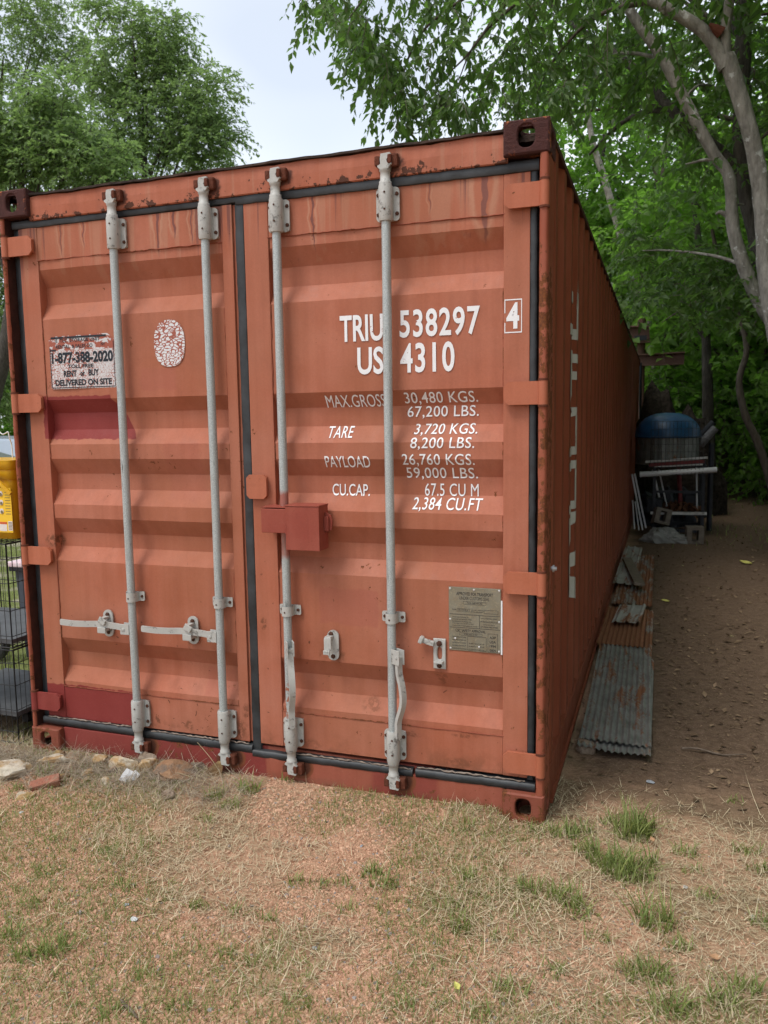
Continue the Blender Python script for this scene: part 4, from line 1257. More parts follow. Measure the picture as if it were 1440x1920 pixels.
# grey matted hay against the foot of the container
x = nr.uniform(-.35, 1.25, 3600); y = -.14+nr.normal(0, .085, 3600)
k = (y < .03) & (nr.rand(3600) < 1-.6*sstep(.7, 1.25, x)); x, y = x[k], y[k]; n_ = len(x)
P = np.stack([x, y, gz(x, y)+nr.uniform(.0, .03, n_)], 1)
Vg, Fg, Ag = blades(P, np.exp(nr.normal(math.log(.085), .5, n_)), nr.uniform(.0012, .0026, n_), nr.uniform(1.1, 1.7, n_), nr.normal(.2, .6, n_), 4)
tag(link('matted_hay', tri_mesh('matted_hay', Vg, Fg, M['hay'], Ag)), 'grey matted hay along the foot of the left door', 'hay', kind='stuff')

# green grass: sparse short blades in patches, plus the tufts one can see
tufts = [(100, 1580, .6), (200, 1600, .7), (80, 1640, .7), (230, 1660, .6), (130, 1770, 1.1), (60, 1800, 1.3), (100, 1790, 1.2), (270, 1830, .7), (370, 1700, .7), (440, 1710, .7), (500, 1720, .6), (420, 1790, .7), (480, 1800, .6),
         (560, 1655, .7), (600, 1660, .8), (650, 1658, .7), (700, 1640, 1.2), (720, 1660, 1.2), (650, 1705, .5), (470, 1490, 1.4), (400, 1500, 1.3), (430, 1515, 1.1), (350, 1455, 1.0), (540, 1472, .9), (385, 1540, .8), (250, 1560, .6),
         (880, 1650, 1.0), (860, 1740, 1.1), (850, 1700, .7), (990, 1670, 1.2), (1060, 1690, 1.6), (1085, 1715, 1.5), (1160, 1640, 2.0), (1130, 1620, 1.8), (1190, 1650, 1.8), (1210, 1625, 1.6), (1100, 1600, 1.6), (1185, 1570, 2.2), (1200, 1560, 2.0), (1060, 1570, 1.5), (1085, 1560, 1.3),
         (1225, 1735, 1.9), (1220, 1820, 1.2), (1240, 1840, 1.2), (1180, 1830, 1.0), (1280, 1600, 1.0), (1400, 1600, 1.1), (1425, 1640, 1.0), (870, 1560, .8), (1010, 1560, .9), (955, 1850, 1.2), (1390, 1860, 1.5), (1350, 1885, 1.3), (1265, 1895, 1.6), (1040, 1820, .9), (1320, 1690, .9), (1430, 1740, 1.0),
         (800, 1500, .8), (750, 1620, .5), (1300, 1640, .8), (1150, 1545, 1.2), (900, 1900, .8), (760, 1880, .7), (560, 1880, .8), (330, 1890, .8), (200, 1900, .9), (60, 1700, .8), (20, 1760, .9), (940, 1760, .6), (1120, 1760, .8), (1270, 1780, .8), (1380, 1500, .6), (85, 1455, 1.1), (30, 1480, .8)]
parts = []
for (px, py, k) in tufts:
    c_ = at(px, py, z=0.0)
    nb = int(36*k+18*rnd.random())
    r_ = 0.020+.013*k; tall = 1.55 if k >= 1.9 else 1.0
    a = nr.uniform(0, 2*np.pi, nb); rr = r_*np.sqrt(nr.rand(nb))
    xs = c_.x+rr*np.cos(a)*1.4; ys_ = c_.y+rr*np.sin(a)
    okk = ~inside(xs, ys_); xs, ys_ = xs[okk], ys_[okk]; nb = len(xs)
    parts.append(blades(np.stack([xs, ys_, gz(xs, ys_)-.002], 1), nr.uniform(.018, .056, nb)*(0.5+.7*k)*tall, nr.uniform(.0024, .0050, nb)*(.75+.40*k), np.abs(nr.normal(.34, .34, nb)), nr.uniform(.3, 1.6, nb), 4))
def gd(x, y):
    d = sstep(.40, .60, .5*vnoise(x, y, 1.9)+.3*vnoise(x+9, y+4, 5.3)+.2*(1-sstep(.2, 1.9, x)*sstep(-1.0, -.3, y)))
    return d*(~inside(x, y))*(1-.8*sstep(2.45, 2.6, x)*sstep(.1, .4, y))
x, y = scatter(105000, -0.3, 3.7, -1.75, 0.4, gd); n_ = len(x)
parts.append(blades(np.stack([x, y, gz(x, y)-.001], 1), nr.uniform(.014, .044, n_), nr.uniform(.0015, .0030, n_), np.abs(nr.normal(.5, .4, n_)), nr.uniform(.2, 1.5, n_), 3))
Vg, Fg, Ag = merge(parts)
tag(link('green_grass', tri_mesh('green_grass', Vg, Fg, M['grass'], Ag)), 'short green grass tufts growing through the gravel', 'grass', kind='stuff')
# lawn beyond the crates on the open side, and thin grass under the trees
x = nr.uniform(-9, -.35, 30000); y = nr.uniform(.5, 9, 30000)
n_ = len(x)
Vg, Fg, Ag = blades(np.stack([x, y, gz(x, y)], 1), nr.uniform(.04, .11, n_), nr.uniform(.004, .009, n_), np.abs(nr.normal(.4, .4, n_)), nr.uniform(.2, 1.2, n_), 2)
tag(link('lawn_grass', tri_mesh('lawn_grass', Vg, Fg, M['grass'], Ag)), 'green lawn beyond the stacked wire crates', 'grass', kind='stuff')
x, y = scatter(26000, 2.9, 9, 7, 22, lambda x, y: sstep(.45, .7, vnoise(x, y, .55))*sstep(7, 13, y)*.8+.05); n_ = len(x)
Vg, Fg, Ag = blades(np.stack([x, y, gz(x, y)], 1), nr.uniform(.04, .14, n_), nr.uniform(.005, .011, n_), np.abs(nr.normal(.4, .4, n_)), nr.uniform(.2, 1.2, n_), 2)
tag(link('woodland_grass', tri_mesh('woodland_grass', Vg, Fg, M['grass'], Ag)), 'thin green grass at the edge of the woods behind the rack', 'grass', kind='stuff')

# litter on the shaded path
M['litter'] = vmat('leaf_litter', (0.10, 0.062, 0.036), (0.30, 0.21, 0.13), odd=(0.42, 0.36, 0.18), lim=.985)
def flatleaf(): return np.array([(0, 0, 0), (.32, .45, .08), (0, 1, .02), (-.32, .45, .1)], float), np.array([(0, 1, 2), (0, 2, 3)])
x, y = scatter(26000, 2.45, 7.5, .2, 17, lambda x, y: (.25+.75*vnoise(x, y, 1.2))*(1.0-.6*sstep(3, 12, y))*(1-.6*sstep(.9, .2, y)))
n_ = len(x); tv, tf = flatleaf()
sz = nr.uniform(.012, .05, n_)
Vg, Fg, Ag = instance((tv, tf), np.stack([x, y, gz(x, y)+.004], 1), rotmats(n_, nr.normal(0, .35, n_)), sz[:, None])
x2, y2 = scatter(9000, 2.45, 6.0, .1, 9, lambda x, y: .6+0*x); n2_ = len(x2)
V2, F2, A2 = blades(np.stack([x2, y2, gz(x2, y2)+.004], 1), nr.uniform(.03, .12, n2_), nr.uniform(.002, .004, n2_), nr.uniform(1.3, 1.6, n2_), nr.normal(0, .3, n2_), 2)
Vg, Fg, Ag = merge([(Vg, Fg, Ag), (V2, F2, A2*.9)])
tag(link('leaf_litter', tri_mesh('leaf_litter', Vg, Fg, M['litter'], Ag)), 'brown leaf and twig litter over the shaded dirt path', 'leaf litter', kind='stuff')

# ---------------------------------------------------------------- loose stones and odd pieces
def stonemat(name, a, b, c3=None, scale=9):
    s = NT(name, 0.9, 0.2); p = s.pos()
    c = s.mix(s.mr(s.noise(p, scale*2.2, 5, .65), .3, .7), a, b)
    if c3: c = s.mix(s.mr(s.noise(s.pos(None, (3, 1, 2)), scale*1.2, 4, .6), .5, .62), c, c3)
    s.col(c); s.bump(s.noise(p, scale*6, 5, .7), .8, .012)
    return s.mat
M['lime'] = stonemat('limestone', (0.46, 0.38, 0.27), (0.66, 0.60, 0.50), (0.42, 0.27, 0.13))
M['sand'] = stonemat('sandstone', (0.24, 0.125, 0.065), (0.36, 0.22, 0.13), (0.17, 0.13, 0.10))
M['ochre'] = stonemat('ochre_stone', (0.30, 0.19, 0.075), (0.40, 0.28, 0.13), (0.2, 0.12, 0.06))
M['redbrick'] = stonemat('brick_clay', (0.30, 0.105, 0.065), (0.40, 0.19, 0.13), (0.26, 0.16, 0.11), 14)
M['bluestone'] = stonemat('grey_chip', (0.30, 0.33, 0.37), (0.48, 0.50, 0.54), None, 30)
M['pale'] = stonemat('pale_chip', (0.60, 0.60, 0.60), (0.74, 0.75, 0.76), None, 20)
M['darkrock'] = stonemat('brown_rock', (0.11, 0.075, 0.05), (0.26, 0.185, 0.13), (0.32, 0.25, 0.19), 10)
def rock(name, c, size, mat, label, cat='stone', rz=0.0, tilt=0.0, seed=0, angular=.9, group=None, sink=.36):
    rs = np.random.RandomState(seed+100)
    bm = bmesh.new()
    bmesh.ops.create_icosphere(bm, subdivisions=3, radius=1.0)
    dirs = rs.normal(size=(9, 3)); dirs /= np.linalg.norm(dirs, axis=1)[:, None]; lim = rs.uniform(.45, .8, 9)
    for v in bm.verts:
        q = np.array(v.co)
        for d_, l_ in zip(dirs, lim):
            e = q@d_-l_
            if e > 0: q = q-d_*e*(.5+.5*angular)
        q = q*(1+.05*math.sin(q[0]*7+seed)*math.cos(q[1]*6+q[2]*5))+rs.normal(0, .018, 3)
        v.co = Vector((q[0]*size[0], q[1]*size[1], q[2]*size[2]))
    me = bpy.data.meshes.new(name); bm.to_mesh(me); bm.free()
    for f in me.polygons: f.use_smooth = False
    me.materials.append(mat)
    o = link(name, me)
    o.location = (c[0], c[1], gz1(c[0], c[1])+size[2]*(1-2*sink)); o.rotation_euler = (tilt, tilt*.5, rz)
    return tag(o, label, cat, group)
def gp(px, py): return at(px, py, z=0.02)
q = gp(28, 1452); rock('limestone_rock', (q.x-.06, q.y+.02), (.15, .075, .055), M['lime'], 'large pale yellow limestone rock below the lower wire crate', rz=.5, seed=1)
q = gp(95, 1435); rock('limestone_rock', (q.x-.02, q.y+.05), (.10, .05, .035), M['lime'], 'pale limestone rock right under the bottom left corner casting', rz=.3, seed=2)
q = gp(45, 1487); rock('limestone_shard', (q.x, q.y), (.048, .026, .028), M['lime'], 'small pale pointed stone beside the red brick piece', rz=.8, seed=3, tilt=.3)
q = gp(178, 1432); rock('limestone_rock', (q.x, q.y+.03), (.055, .035, .035), M['lime'], 'small tan stone in the hay under the red sill', rz=.2, seed=4)
q = gp(228, 1440); rock('limestone_rock', (q.x, q.y+.02), (.085, .05, .05), M['lime'], 'pale stone left of the white shard under the sill', rz=-.2, seed=5)
q = gp(275, 1450); rock('limestone_rock', (q.x-.01, q.y+.03), (.062, .042, .05), M['lime'], 'pale rounded stone against the large brown slab', rz=.6, seed=6)
q = gp(305, 1462); rock('sandstone_slab', (q.x+.02, q.y+.03), (.125, .085, .055), M['sand'], 'large flat brown sandstone slab in front of the left door', rz=.35, seed=7, tilt=.12)
q = gp(398, 1455); rock('ochre_block', (q.x+.01, q.y+.02), (.050, .035, .050), M['ochre'], 'square ochre stone block below the second locking bar', rz=.25, seed=8, angular=1.0)
q = gp(362, 1448); rock('brown_stone', (q.x, q.y+.05), (.05, .03, .035), M['sand'], 'reddish brown stone between the slab and the ochre block', rz=.1, seed=9)
q = gp(262, 1445); rock('dark_stone', (q.x, q.y+.06), (.05, .03, .06), M['darkrock'], 'dark brown stone wedged under the first locking bar', rz=.1, seed=10)
rs_ = random.Random(4)
for i in range(16):
    x_ = rs_.uniform(-.12, 1.0); y_ = rs_.uniform(-.26, -.03); a_ = rs_.uniform(.016, .036)
    mt_ = rs_.choice(('lime', 'sand', 'darkrock', 'lime', 'ochre'))
    where = ('before the corner casting' if x_ < .2 else 'left of the first locking bar' if x_ < .5 else 'by the foot of the first locking bar' if x_ < .75 else 'left of the second locking bar')
    rock('rubble_stone', (x_, y_), (a_*1.3, a_, a_*.8), M[mt_], '%s %s rubble stone %s %s' % ('larger' if a_ > .029 else 'small' if a_ > .022 else 'tiny', {'lime': 'pale', 'sand': 'brown', 'darkrock': 'dark', 'ochre': 'ochre'}[mt_], 'near the sill' if y_ > -.10 else 'midway out' if y_ > -.18 else 'furthest out', where), rz=rs_.uniform(0, 3), seed=60+i, sink=.34, group='rubble stones along the foot of the left door')
# piece of a red brick lying tilted
q = gp(85, 1468)
mb = MB(); mb.box(-.062, .062, -.024, .024, -.018, .018, 0, .006)
o = mb.build('brick_piece', M['redbrick']); o.location = (q.x, q.y, .018); o.rotation_euler = (.30, -.18, .62)
tag(o, 'broken red brick piece lying in the hay by the corner', 'brick')
# white shard
q = gp(243, 1462)
mb = MB(); mb.prism([(-.04, -.02), (-.01, -.028), (.03, -.012), (.042, .012), (.02, .03), (.012, .022), (-.018, .034), (-.03, .01)], 'z', -.004, .004)
o = mb.build('white_shard', M['pale']); o.location = (q.x, q.y, .035); o.rotation_euler = (.75, .2, .5)
tag(o, 'jagged white plate shard leaning on the stones', 'shard')
for i, (px, py, a, b, mt, lab) in enumerate((
        (253, 1728, .016, .012, 'pale', 'white flat chip lying in the grass, largest of the chips'), (237, 1700, .012, .009, 'bluestone', 'small grey chip just behind the white flat chip'),
        (678, 1584, .010, .006, 'bluestone', 'bluish grey chip on the gravel below the third locking bar'), (40, 1525, .013, .009, 'pale', 'small white stone in front of the brick piece'),
        (590, 1777, .010, .007, 'bluestone', 'grey chip low on the gravel among the tufts'), (1220, 1462, .022, .014, 'bluestone', 'bluish glassy stone on the bare dirt beside the container'),
        (1285, 1671, .012, .009, 'pale', 'pale stone in the dry grass beside the dirt path'), (768, 1690, .011, .010, 'darkrock', 'dark brown clod on the gravel in front of the right door'), (410, 1652, .009, .007, 'darkrock', 'small dark clod on the gravel between green patches'), (612, 1540, .008, .006, 'darkrock', 'tiny dark stone just before the right door'),
        (338, 1845, .011, .009, 'redbrick', 'small red brick chip among the lower grass'), (1410, 1727, .013, .009, 'pale', 'white pebble at the edge of the green grass'))):
    q = at(px, py, z=0.0)
    rock('stone_chip', (q.x, q.y), (a, b, b*.6), M[mt], lab, rz=i*.7, seed=20+i, sink=.2, group=None)
# fallen leaves and a stick one can pick out
M['yleaf'] = simple('yellow_leaf', (0.50, 0.46, 0.10), (0.58, 0.55, 0.16), 60, .6, .3, 0)
M['bleaf'] = simple('brown_leaf', (0.40, 0.22, 0.12), (0.46, 0.27, 0.15), 60, .7, .3, 0)
def fallen(px, py, ln, mt, lab, rz, z=.012):
    q = at(px, py, z=z); mb = MB(); vs = []; fs = []
    for i, w in enumerate((.02, .20, .30, .27, .15, .02)):
        t = i/5
        for sx in (-1, 0, 1): vs.append((sx*w*ln, (t-.5)*ln, ln*(.10*abs(sx)+.12*(t-.5)**2)))
    for i in range(5):
        for k in range(2): fs.append((i*3+k, i*3+k+1, i*3+k+4, i*3+k+3))
    mb.add(vs, fs, 0, True); o = mb.build('fallen_leaf', M[mt]); o.location = (q.x, q.y, gz1(q.x, q.y)+z); o.rotation_euler = (.15, -.2, rz)
    tag(o, lab, 'leaf')
fallen(857, 1845, .030, 'yleaf', 'yellow fallen leaf lying on the gravel', .7)
fallen(1340, 1798, .034, 'bleaf', 'curled orange brown leaf in the dry grass', 1.9)
fallen(1223, 1575, .028, 'bleaf', 'brown leaf beside the tall grass tuft', .4, .03)
fallen(1398, 1053, .13, 'yleaf', 'pale yellow leaf far along the dirt path', 1.1)
fallen(1247, 1125, .07, 'yleaf', 'yellow leaf on the dirt beside the second rusty sheet', 1.6)
mb = MB(); q = at(247, 1890, z=.01)
pts = [(q.x-.05+.012*i, q.y+.02-.006*i+rnd.uniform(-.002, .002), gz1(q.x, q.y)+.010) for i in range(8)]
mb.tube(pts, [.003, .0045, .004, .005, .004, .004, .003, .0015], 7)
M['stick'] = simple('stick_bark', (0.10, 0.075, 0.055), (0.22, 0.17, 0.13), 60, .9, .2, .5)
tag(mb.build('stick', M['stick']), 'short broken brown stick in the front grass', 'stick')
mb = MB(); q = at(1330, 1405, z=.01)
pts = [(q.x-.12+.035*i, q.y+.012*math.sin(i*.9), gz1(q.x, q.y)+.012+.004*math.sin(i)) for i in range(9)]
mb.tube(pts, [.005, .005, .006, .005, .005, .004, .004, .003, .002], 7)
tag(mb.build('twig', M['stick']), 'bent brown twig on the bare dirt beside the sheets', 'twig')
# long dry stalks leaning on the sill
for (pa, pb, lab) in (((370, 1392), (420, 1460), 'long dry stalk leaning on the red sill by the second bar'), ((300, 1440), (412, 1478), 'long pale stalk lying in front of the brown slab')):
    a = at(*pa, y=.02 if lab.startswith('long dry') else -.1); b = at(*pb, z=.02)
    c_, r_ = catmull([a, (a+b)/2+Vector((.01, -.01, .012)), b], [.0012, .0018, .0012], 6)
    mb = MB(); mb.tube(c_, r_, 5); tag(mb.build('dry_stalk', M['straw']), lab, 'stalk')
# ================================================================ CLUTTER ALONG THE RIGHT SIDE
def sheetmat(name, a, b, rust, rcol=(0.17, 0.07, 0.035), rough=.5, metal=.35):
    s = NT(name, rough, .4, metal); p = s.pos()
    c = s.mix(s.mr(s.noise(p, 9, 4, .6), .3, .7), a, b)
    rm = s.mr(s.m('ADD', s.noise(s.pos((14, 2.2, 5)), 1.0, 5, .65), s.m('MULTIPLY', s.noise(p, 40, 3, .6), .25)), .80-rust, .90-rust)
    c = s.mix(rm, c, s.mix(s.noise(p, 30, 3), rcol, (0.30, 0.13, 0.06)))
    s.col(c); s.rough(s.mr(rm, 0, 1, rough, .9)); s.set(s.b.inputs['Metallic'], s.mr(rm, 0, 1, metal, 0))
    s.bump(s.noise(p, 60, 3), .2, .004)
    return s.mat
M['galv'] = sheetmat('galvanised_sheet', (0.19, 0.19, 0.175), (0.34, 0.34, 0.32), .15)
M['galv_rust'] = sheetmat('half_rusted_sheet', (0.25, 0.24, 0.22), (0.36, 0.35, 0.32), .27)
M['rust_sheet'] = sheetmat('rusted_sheet', (0.20, 0.10, 0.06), (0.30, 0.16, 0.10), .62)
M['white_sheet'] = sheetmat('white_sheet', (0.30, 0.30, 0.275), (0.46, 0.46, 0.43), .17, metal=.05)
def corrugated(name, x0, x1, y0, y1, z, pitch, amp, mat, label, rz=0.0, tilt=0.0, box_rib=False, jag=0.01, seed=0):
    rs = np.random.RandomState(seed)
    w, l = x1-x0, y1-y0
    nx = int(w/pitch*8); ny = 26
    xs = np.linspace(-w/2, w/2, nx+1); ys = np.linspace(-l/2, l/2, ny+1)
    ed0 = rs.normal(0, jag*.3, nx+1); ed1 = rs.normal(0, jag*.3, nx+1)
    vs = []
    for side in (0, -.0012):
        for j, yy in enumerate(ys):
            for i, xx in enumerate(xs):
                if box_rib:
                    t = (xx/pitch) % 1.0
                    h = amp if t < .18 else (amp*(1-(t-.18)/.07) if t < .25 else (amp*(t-.93)/.07 if t > .93 else -.1*amp))
                else: h = amp*math.sin(2*math.pi*xx/pitch)
                y2 = yy + (ed0[i] if j == 0 else ed1[i] if j == ny else 0)
                vs.append((xx, y2, h+side+.012*math.sin(yy*2.1+seed)*(.3+abs(xx)/w)+.006*math.sin(xx*9+yy*3)))
    n1 = nx+1; tot = n1*(ny+1)
    fs = [(j*n1+i, j*n1+i+1, (j+1)*n1+i+1, (j+1)*n1+i) for j in range(ny) for i in range(nx)]
    fs += [tuple(q+tot for q in f[::-1]) for f in fs]
    mb = MB(); mb.add(vs, fs, 0, not box_rib)
    me = bpy.data.meshes.new(name); me.from_pydata(mb.v, [], mb.f); me.materials.append(mat)
    me.polygons.foreach_set('use_smooth', mb.sm)
    o = link(name, me); o.location = ((x0+x1)/2, (y0+y1)/2, z); o.rotation_euler = (tilt, 0, rz)
    return tag(o, label, 'metal sheet')
corrugated('corrugated_sheet', 2.49, 2.815, .73, 2.30, .028, .0285, .0050, M['galv'], 'grey corrugated sheet peeking out under the front end of the stack', seed=3)
corrugated('corrugated_sheet', 2.485, 2.805, .80, 2.42, .052, .0285, .0052, M['galv'], 'large grey corrugated metal sheet lying nearest, with a few rust spots', rz=.015, seed=1)
corrugated('corrugated_sheet', 2.70, 2.80, 2.25, 3.60, .035, .0285, .0055, M['galv_rust'], 'narrow grey corrugated strip along the outer edge beside the rusty sheet', seed=4)
corrugated('corrugated_sheet', 2.455, 2.752, 2.40, 3.45, .074, .0300, .0060, M['rust_sheet'], 'dark rusty corrugated sheet behind the large grey one', rz=-.01, seed=5)
corrugated('ribbed_sheet', 2.535, 2.730, 2.88, 3.40, .110, .075, .012, M['white_sheet'], 'small white ribbed sheet lying on the dark rusty sheet', rz=-.06, box_rib=True, seed=6)
corrugated('corrugated_sheet', 2.47, 2.785, 3.72, 6.25, .050, .0300, .0060, M['galv_rust'], 'grey corrugated sheet with rusty ridges under the wooden plank', rz=.0, seed=7)
corrugated('ribbed_sheet', 2.455, 2.640, 4.36, 6.55, .085, .070, .012, M['white_sheet'], 'long white ribbed sheet under the wooden plank', rz=-.01, box_rib=True, seed=8)
M['oldwood'] = simple('weathered_wood', (0.13, 0.105, 0.08), (0.25, 0.205, 0.16), 18, .85, .2, .5, 60)
mb = MB(); mb.box(-.045, .045, -.66, .66, -.012, .012, 0, .003)
o = mb.build('plank', M['oldwood']); o.location = (2.598, 4.86, .118); o.rotation_euler = (0, .03, .12)
tag(o, 'grey weathered plank lying across the white ribbed sheet', 'plank')
q = at(1095, 1395, z=0.03); rock('brown_rock', (q.x, q.y), (.055, .05, .055), M['darkrock'], 'rough brown rock at the corner of the nearest corrugated sheet', seed=31, rz=.4)

# steel rack
M['navy'] = simple('navy_steel', (0.006, 0.008, 0.013), (0.015, 0.018, 0.026), 20, .5, .4, .2)
M['pvc'] = simple('white_pvc', (0.62, 0.63, 0.64), (0.74, 0.75, 0.76), 12, .4, .4, .05)
M['whitewood'] = simple('white_painted_wood', (0.50, 0.50, 0.49), (0.62, 0.62, 0.61), 20, .6, .3, .2)
M['maroon'] = simple('maroon_paint', (0.14, 0.022, 0.022), (0.19, 0.04, 0.04), 20, .6, .3, .2)
rk = thing('storage_rack', 'dark navy steel storage rack with white rails beside the container', 'rack', (2.66, 8.30, 0))
def rb(name, x0, x1, y0, y1, z0, z1, m_, b=.002): mb = MB(); mb.box(x0, x1, y0, y1, z0, z1, 0, b); return mb.build(name, m_, rk)
for x in (.09, .70):
    for y in (0, .80): rb('leg', x-.02, x+.02, y-.02, y+.02, 0.0, .985, M['navy'])
def rail(name, a, b, h, d, m_):
    mb = MB(); a, b = Vector(a), Vector(b); k = (b-a).normalized(); up = Vector((0, 0, 1)); sd = k.cross(up).normalized()
    vs = [p_+up*(u*h/2)+sd*(v*d/2) for p_ in (a, b) for u, v in ((-1, -1), (-1, 1), (1, 1), (1, -1))]
    mb.add(vs, [(0, 1, 2, 3), (7, 6, 5, 4)]+[(i, (i+1) % 4, (i+1) % 4+4, i+4) for i in range(4)]); return mb.build(name, m_, rk)
rail('top_rail', (-.03, -.03, .965), (.74, -.03, 1.025), .028, .03, M['whitewood'])
rail('shelf_rail', (.02, -.025, .925), (.70, -.025, .975), .045, .02, M['maroon'])
rail('shelf_rail', (.09, -.02, .90), (.69, -.02, .935), .016, .02, M['whitewood'])
rail('cross_brace', (.09, -.015, .57), (.70, -.015, .57), .03, .03, M['navy'])
rail('shelf_board', (.05, -.03, .283), (.75, -.03, .290), .036, .03, M['whitewood'])
rb('shelf_plate', .05, .75, -.02, .82, .255, .275, M['navy']); rb('shelf_plate', .0, .74, .02, .82, .90, .915, M['navy'])
for y in (0, .8): rail('side_rail', (.09, y, .05), (.70, y, .05), .04, .04, M['navy'])
M['dlitter'] = vmat('dead_leaves', (0.05, 0.022, 0.012), (0.22, 0.10, 0.05))
tv, tf = flatleaf(); n_ = 420
px_ = nr.uniform(.16, .72, n_); py_ = nr.uniform(.0, .7, n_)
Vg, Fg, Ag = instance((tv, tf), np.stack([2.66+px_, 8.30+py_, .285+np.abs(nr.normal(0, .05, n_))*np.sin((px_-.16)/.56*np.pi)], 1), rotmats(n_, nr.normal(0, .7, n_)), nr.uniform(.05, .11, n_)[:, None])
tag(link('dead_leaves', tri_mesh('dead_leaves', Vg, Fg, M['dlitter'], Ag)), 'reddish brown dead leaves heaped on the lower shelf of the rack', 'leaves', kind='stuff')
mb = MB(); a, b = Vector((2.565, 8.235, .800)), Vector((3.515, 8.25, .868))
mb.tube([a, b], .036, 18); mb.tube([a-(b-a).normalized()*.001, a+(b-a).normalized()*.02], .039, 18)
tag(mb.build('white_pipe', M['pvc']), 'thick white plastic pipe lying across the rack', 'pipe')
mb = MB()
gx0, gx1, gz0, gz1_ = 2.695, 3.345, .80, 1.50
for i in range(15): x = gx0+(gx1-gx0)*i/14; mb.tube([(x, 8.215, gz0), (x, 8.225, gz1_)], .0028, 5)
for i in range(8): z = gz0+(gz1_-gz0)*i/7; mb.tube([(gx0, 8.221, z), (gx1, 8.221, z)], .0028, 5)
M['wire'] = simple('dark_wire', (0.012, 0.012, 0.013), (0.03, 0.03, 0.03), 20, .5, .4, 0)
tag(mb.build('wire_fence_panel', M['wire']), 'black welded wire panel standing before the tank', 'wire panel')
# galvanised tank with its domed top and the blue tub over it
tx, ty, tr_ = at(1252, 800, y=8.75).x, 8.75, .405
tk = thing('water_tank', 'round ribbed grey metal tank with domed lid standing on the rack', 'tank', (tx, ty, .916))
mb = MB(); n_ = 96; vs = []
for z in (0, .10, .22, .34, .395):
    for k in range(n_):
        t = 2*math.pi*k/n_; r_ = tr_+.006*math.sin(t*24)
        vs.append((r_*math.cos(t), r_*math.sin(t), z))
mb.add(vs, [(j*n_+k, j*n_+(k+1) % n_, (j+1)*n_+(k+1) % n_, (j+1)*n_+k) for j in range(4) for k in range(n_)], 0, True)
M['tank'] = sheetmat('tank_metal', (0.15, 0.165, 0.155), (0.25, 0.265, 0.25), .10, metal=.6)
mb.build('tank_wall', M['tank'], tk)
mb = MB(); vs = []; n_ = 40; rows = 9
for j in range(rows):
    a = math.pi/2*j/(rows-1)
    for k in range(n_): t = 2*math.pi*k/n_; vs.append(((tr_+.012)*math.cos(a)**.8*math.cos(t) if j < rows-1 else 0, (tr_+.012)*math.cos(a)**.8*math.sin(t) if j < rows-1 else 0, .385+.285*math.sin(a)))
mb.add(vs, [(j*n_+k, j*n_+(k+1) % n_, (j+1)*n_+(k+1) % n_, (j+1)*n_+k) for j in range(rows-1) for k in range(n_)], 0, True)
M['greyplastic'] = simple('grey_plastic', (0.16, 0.20, 0.21), (0.26, 0.30, 0.31), 8, .45, .4, .1)
mb.build('domed_lid', M['greyplastic'], tk)
M['blue'] = simple('blue_plastic', (0.008, 0.052, 0.135), (0.014, 0.085, 0.20), 6, .4, .5, .1)
mb = MB(); vs = []; n_ = 30; rows = 8
for j in range(rows):
    a = math.pi/2*j/(rows-1)*.97
    for k in range(n_):
        t = math.pi*(1.10+.80*k/(n_-1))
        rr = (tr_+.045)*math.cos(a)**.8
        vs.append((rr*math.cos(t), rr*math.sin(t)-.01, .375+.325*math.sin(a)))
fs = [(j*n_+k, j*n_+k+1, (j+1)*n_+k+1, (j+1)*n_+k) for j in range(rows-1) for k in range(n_-1)]
o_ = len(vs); vs += [(x*.97, y*.97, z-.01) for x, y, z in vs]; fs += [tuple(q+o_ for q in f[::-1]) for f in fs]
mb.add(vs, fs, 0, True)
mb.tube([((tr_+.04)*math.cos(math.pi*(1.13+.74*k/29)), (tr_+.04)*math.sin(math.pi*(1.13+.74*k/29))-.01, .375) for k in range(30)], .012, 8)
c_ = [((.27)*math.cos(math.pi*(k/16)), -tr_*.93-.005-.0*k, .42+.13*math.sin(math.pi*k/16)) for k in range(17)]
o = mb.build('plastic_tub', M['blue']); o.location = (tx, ty, .916)
tag(o, 'blue plastic tub turned over the front of the tank lid', 'tub')
# poles leaning on the container
for i, (b_, t_, lab) in enumerate((((1190, 992), (1186, 938), 'shortest white pole, nearest the container wall'), ((1198, 994), (1191, 940), 'short white pole beside the shortest one'), ((1205, 994), (1185, 889), 'tall white pole leaning at the left of the tall pair'), ((1211, 990), (1190, 888), 'tall white pole leaning nearest the rack'))):
    a = at(*b_, z=0.01); a.y = 8.45+.03*i; a = at(*b_, y=a.y); a.z = max(.01, a.z); c = at(*t_, y=8.55+.02*i)
    mb = MB(); mb.tube([a, c], .009 if i < 2 else .012, 8); tag(mb.build('leaning_pole', M['pvc']), lab, 'pole')
# cinder blocks, plastic bag
M['concrete'] = stonemat('concrete', (0.13, 0.11, 0.09), (0.22, 0.19, 0.16), None, 12)
def cinder(loc, rot, lab, s_=1.0):
    mb = MB(); a, b, h = .10*s_, .19*s_*.55, .095*s_
    for x0, x1, y0, y1 in ((-a, a, -b, -b+.036*s_), (-a, a, b-.036*s_, b), (-a, -a+.062*s_, -b+.0361*s_, b-.0361*s_), (a-.062*s_, a, -b+.0361*s_, b-.0361*s_)):
        mb.box(x0, x1, y0, y1, -h, h)
    o = mb.build('cinder_block', M['concrete']); o.location = loc; o.rotation_euler = rot
    tag(o, lab, 'block')
q = at(1240, 969, y=8.20); cinder(q, (1.35, .25, .2), 'grey hollow concrete block tilted against the lower shelf')
cinder((3.24, 7.62, .095), (1.571, 0, .1), 'concrete block on the ground in front of the rack')
bm = bmesh.new(); bmesh.ops.create_icosphere(bm, subdivisions=4, radius=1.0)
